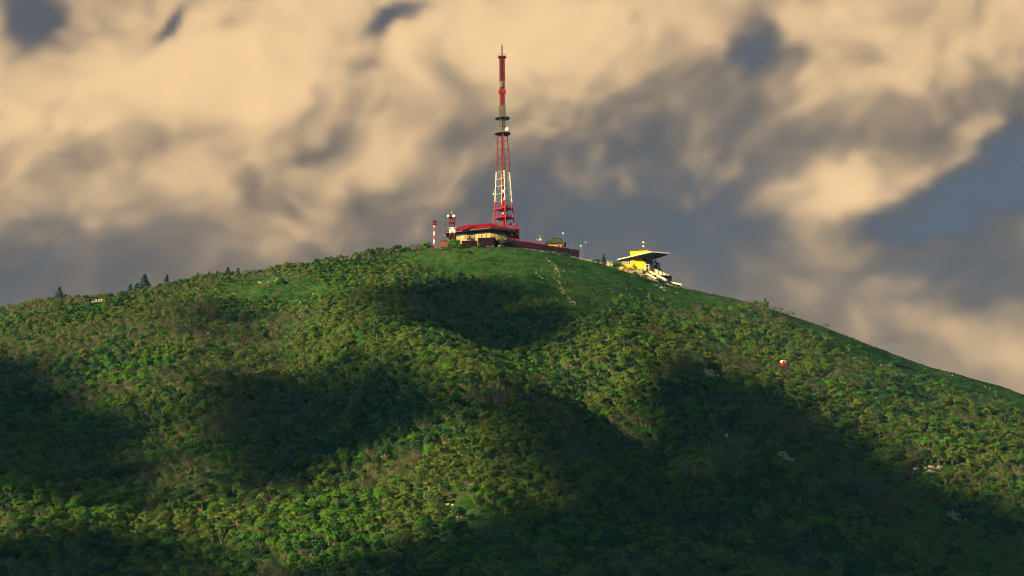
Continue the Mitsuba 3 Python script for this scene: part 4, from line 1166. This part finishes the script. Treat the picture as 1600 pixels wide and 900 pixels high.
for px, top, foot, g, lab, wd in ((709, 371, 388.5, 'fresh', 'large round green bush in front of the lattice tower and the hall', 1.05), (721, 379, 389, 'fresh', 'low green bush right of the large one, below the hall wall', 1.2),
                             (666, 375, 389, 'fresh', 'round green bush left of the banded pole mast', 0.85), (656, 378, 390, 'twig', 'bare brownish shrub at the left end of the hilltop', 1.2),
                             (751, 379, 388.5, 'dark', 'small round bush in front of the maroon annex', 1.0), (732, 390, 396.5, 'dark', 'lone dark shrub on the grass below the hall', 1.3),
                             (700, 387, 392, 'dark', 'tiny dark shrub on the grass below the large round bush', 1.3), (883, 393, 402, 'dark', 'dark green bush at the foot of the long fence, near its right end', 1.4),
                             (867, 391, 397, 'fresh', 'green shrub at the foot of the long fence below the green roof', 1.2), (857.5, 391, 397, 'dark', 'small dark shrub at the foot of the long fence, left of the green one', 1.3),
                             (929, 403, 412, 'fresh', 'green bush in front of the low stone wall', 1.2), (961, 405, 417, 'fresh', 'green bush against the left wing of the yellow station', 1.1),
                             (972, 413, 423, 'twig', 'brownish shrub below the windows of the yellow station', 1.4), (980, 414, 427, 'twig', 'bare shrub in front of the left corner of the yellow wall', 1.1),
                             (991, 412, 428, 'olive', 'thin yellowish shrub against the yellow wall', 0.6), (992, 424, 436, 'dark', 'dark shrub growing on the crag below the yellow wall', 0.9),
                             (622, 382, None, 'dark', 'dark bush beside the pale stones on the left side of the hilltop', 1.4), (633, 384, None, 'fresh', 'low green bush right of the pale stones on the hilltop', 1.4),
                             (646, 381, None, 'twig', 'brown shrub second from the left end of the hilltop', 1.2), (577, 388, None, 'dark', 'dark bush on the skyline where the wood meets the hilltop grass', 1.5),
                             (593, 386, None, 'dark', 'dark bush on the skyline just left of the pale stones', 1.5), (605, 385, None, 'twig', 'bare shrub on the skyline behind the pale stones', 1.3),
                             (1233, 484, None, 'twig', 'thin bare shrub on the right skyline below the last conifer', 1.2), (1290, 504, None, 'twig', 'thin bare shrub alone on the grassy right skyline', 1.0),
                             (1443, 577, 598, 'dark', 'dark round thicket at the edge of the right grass strip', 1.3), (1344, 537, 545, 'dark', 'dark shrub on the upper part of the right grass strip', 1.5),
                             (1400, 560, 572, 'dark', 'spreading dark shrub in the middle of the right grass strip', 1.8), (440, 434, 446, 'dark', 'dark round bush at the right end of the left clearing', 1.1)):
    lone('bush', f'{g}_bush_group', lab, px, top, foot, 4.0, 'bush', wd)
lone('small_tree', 'olive_tree_group_4', 'small sunlit tree at the right corner of the stone walled hall', 783, 367, 385, 7.0, 'tree', 0.7)
lone('tree', 'bright_tree_group_9', 'vivid green tree standing out at the middle of the hollow below the hilltop', 704, 565, 592, 7.0, 'tree', 1.25)
lone('tree', 'bright_tree_group_9', 'bright green tree close below the vivid one in the hollow', 713, 580, 602, 7.0, 'tree', 1.1)

# ------------------------------------------------------------------ small things on the skyline
cot = thing('cottage', 'small pale walled cottage half hidden by brush on the left skyline', 'cottage')
cp = on_hill(153, 472)
a, b = at(143.5, 470, cp[1]), at(164.5, 470, cp[1])
zc = zt(153, 466.8, cp[1])
part('wall', prism([a[:2], b[:2], b[:2] + [0, 5], a[:2] + [0, 5]], float(ground(*a[:2])) - 1.2, zc), 'pale_frame', cot)
part('roof', hull([[a[0] - .4, a[1] - .4, zc], [b[0] + .4, b[1] - .4, zc], [b[0] + .4, b[1] + 5.4, zc], [a[0] - .4, a[1] + 5.4, zc], [a[0] - .3, a[1] + 2.5, zc + 0.9], [b[0] + .3, b[1] + 2.5, zc + 0.9]]), 'brown_sheet', cot)
for t in (0.2, 0.42, 0.62, 0.83):
    x = along(a, b, t)
    part('window', box([x[0], x[1] - 0.03, zc - 1.0], [0.8, 0.1, 1.1]), 'window_glass', cot)
outcrop('row of pale stones on the left side of the hilltop, between dark bushes', 612, 393, 22, 3, 12, 0.75, 21, -0.1)
outcrop('pale stony foot of ground below the banded pole mast', 681, 386, 12, 4, 10, 0.7, 22, 0.2)
outcrop('pale stones along the foot of the annex', 764, 385, 26, 2, 10, 0.5, 23, 0.0)


def person(px, Y, shirt, legs_mat, label, stride=0.15, lean=0.0, height=1.72):
    import manifold3d as m3
    x = float(at(px, 440, Y)[0])
    z = float(ground(x, Y))
    h = height
    def bone(a, b, ra, rb):
        s = [m3.Manifold.sphere(r_, 10).translate([float(v) for v in p_]) for p_, r_ in ((a, ra), (b, rb))]
        return m3.Manifold.batch_hull(s)
    hip, neck = [lean * 0.4, 0, .52 * h], [lean, 0, .82 * h]
    def out_(bones):
        m = bones[0]
        for b_ in bones[1:]:
            m = m + b_
        mm = m.to_mesh()
        t_ = trimesh.Trimesh(mm.vert_properties[:, :3], mm.tri_verts, process=False)
        t_.apply_translation([x, Y, z])
        return t_
    key = thing('person', label, 'person')
    body = [bone([lean, 0, .93 * h], [lean, 0, .915 * h], .062 * h, .055 * h), bone([lean, 0, .90 * h], neck, .03 * h, .035 * h), bone(neck, hip, .085 * h, .075 * h)]
    for s in (-1, 1):
        sh = [lean + s * .10 * h, 0, .80 * h]; el = [lean + s * .13 * h, s * .04, .62 * h]; wr = [lean + s * .12 * h, s * .10 - .06, .48 * h]
        body += [bone(neck, sh, .05 * h, .04 * h), bone(sh, el, .034 * h, .027 * h), bone(el, wr, .026 * h, .02 * h), bone(wr, [wr[0], wr[1] - .03, wr[2] - .07], .022 * h, .015 * h)]
        k_ = [hip[0] + s * .055 * h + s * stride * .3, -.03, .28 * h]; an_ = [hip[0] + s * .05 * h + s * stride, 0.02, .045 * h]
        body += [bone([hip[0] + s * .05 * h, 0, .50 * h], k_, .055 * h, .038 * h), bone(k_, an_, .036 * h, .024 * h), bone(an_, [an_[0], an_[1] - .14, .02 * h], .026 * h, .02 * h)]
    scene[f'{key}__body'] = mikit.ply(out_(body), 'skin', smooth=40)
    jk = [bone([lean, 0, .80 * h], [hip[0], 0, .50 * h], .095 * h, .085 * h)]
    for s in (-1, 1):
        sh = [lean + s * .10 * h, 0, .80 * h]; el = [lean + s * .13 * h, s * .04, .62 * h]; wr = [lean + s * .12 * h, s * .10 - .06, .50 * h]
        jk += [bone([lean, 0, .80 * h], sh, .06 * h, .047 * h), bone(sh, el, .042 * h, .034 * h), bone(el, wr, .033 * h, .027 * h)]
    scene[f'{key}__jacket'] = mikit.ply(out_(jk), shirt, smooth=40)
    tr_ = []
    for s in (-1, 1):
        k_ = [hip[0] + s * .055 * h + s * stride * .3, -.03, .28 * h]; an_ = [hip[0] + s * .05 * h + s * stride, 0.02, .075 * h]
        tr_ += [bone([hip[0] + s * .045 * h, 0, .51 * h], k_, .066 * h, .046 * h), bone(k_, an_, .044 * h, .034 * h)]
    scene[f'{key}__trousers'] = mikit.ply(out_(tr_), legs_mat, smooth=40)
    hr = [bone([lean, .012, .955 * h], [lean, .03, .93 * h], .060 * h, .056 * h)]
    scene[f'{key}__hair'] = mikit.ply(out_(hr), 'dark_steel', smooth=40)


person(1058.8, 1102, 'cloth_blue', 'cloth_dark', 'person in blue walking at the bottom of the station stair', 0.2)
person(1065, 1102.5, 'cloth_red', 'cloth_dark', 'person in a red top on the ridge just right of the station', 0.1)
person(1069, 1103, 'cloth_blue', 'cloth_dark', 'person in a blue top standing on the ridge right of the one in red', 0.12)
person(1072.6, 1103.5, 'cloth_dark', 'cloth_blue', 'person in dark clothes second from the right end of the ridge group', 0.05)
person(1075.8, 1104, 'cloth_red', 'cloth_dark', 'rightmost person of the group on the ridge, wearing red', 0.18)
person(779, 1098, 'cloth_pale', 'cloth_blue', 'person in a pale top walking below the corner of the stone walled hall', 0.2)
person(786, 1098.5, 'cloth_red', 'cloth_dark', 'person in a red top beside the small sunlit tree by the hall', 0.15)

# ------------------------------------------------------------------ the air between
top = zt(786, 70, TY) + 4.0
lo, hi = np.array([min(tx[0], -9000) - 60, min(ty[0], -9000) - 60, float(TZ.min()) - 1.0]), np.array([tx[-1] + 60, ty[-1] + 60, top])
scene['haze'] = {'type': 'cube', 'to_world': T().translate(((lo + hi) / 2).tolist()).scale(((hi - lo) / 2).tolist()), 'bsdf': {'type': 'null'}, 'interior': {'type': 'ref', 'id': 'air'}}
labels['haze'] = {'label': 'thin bluish evening haze over the hill', 'kind': 'stuff'}
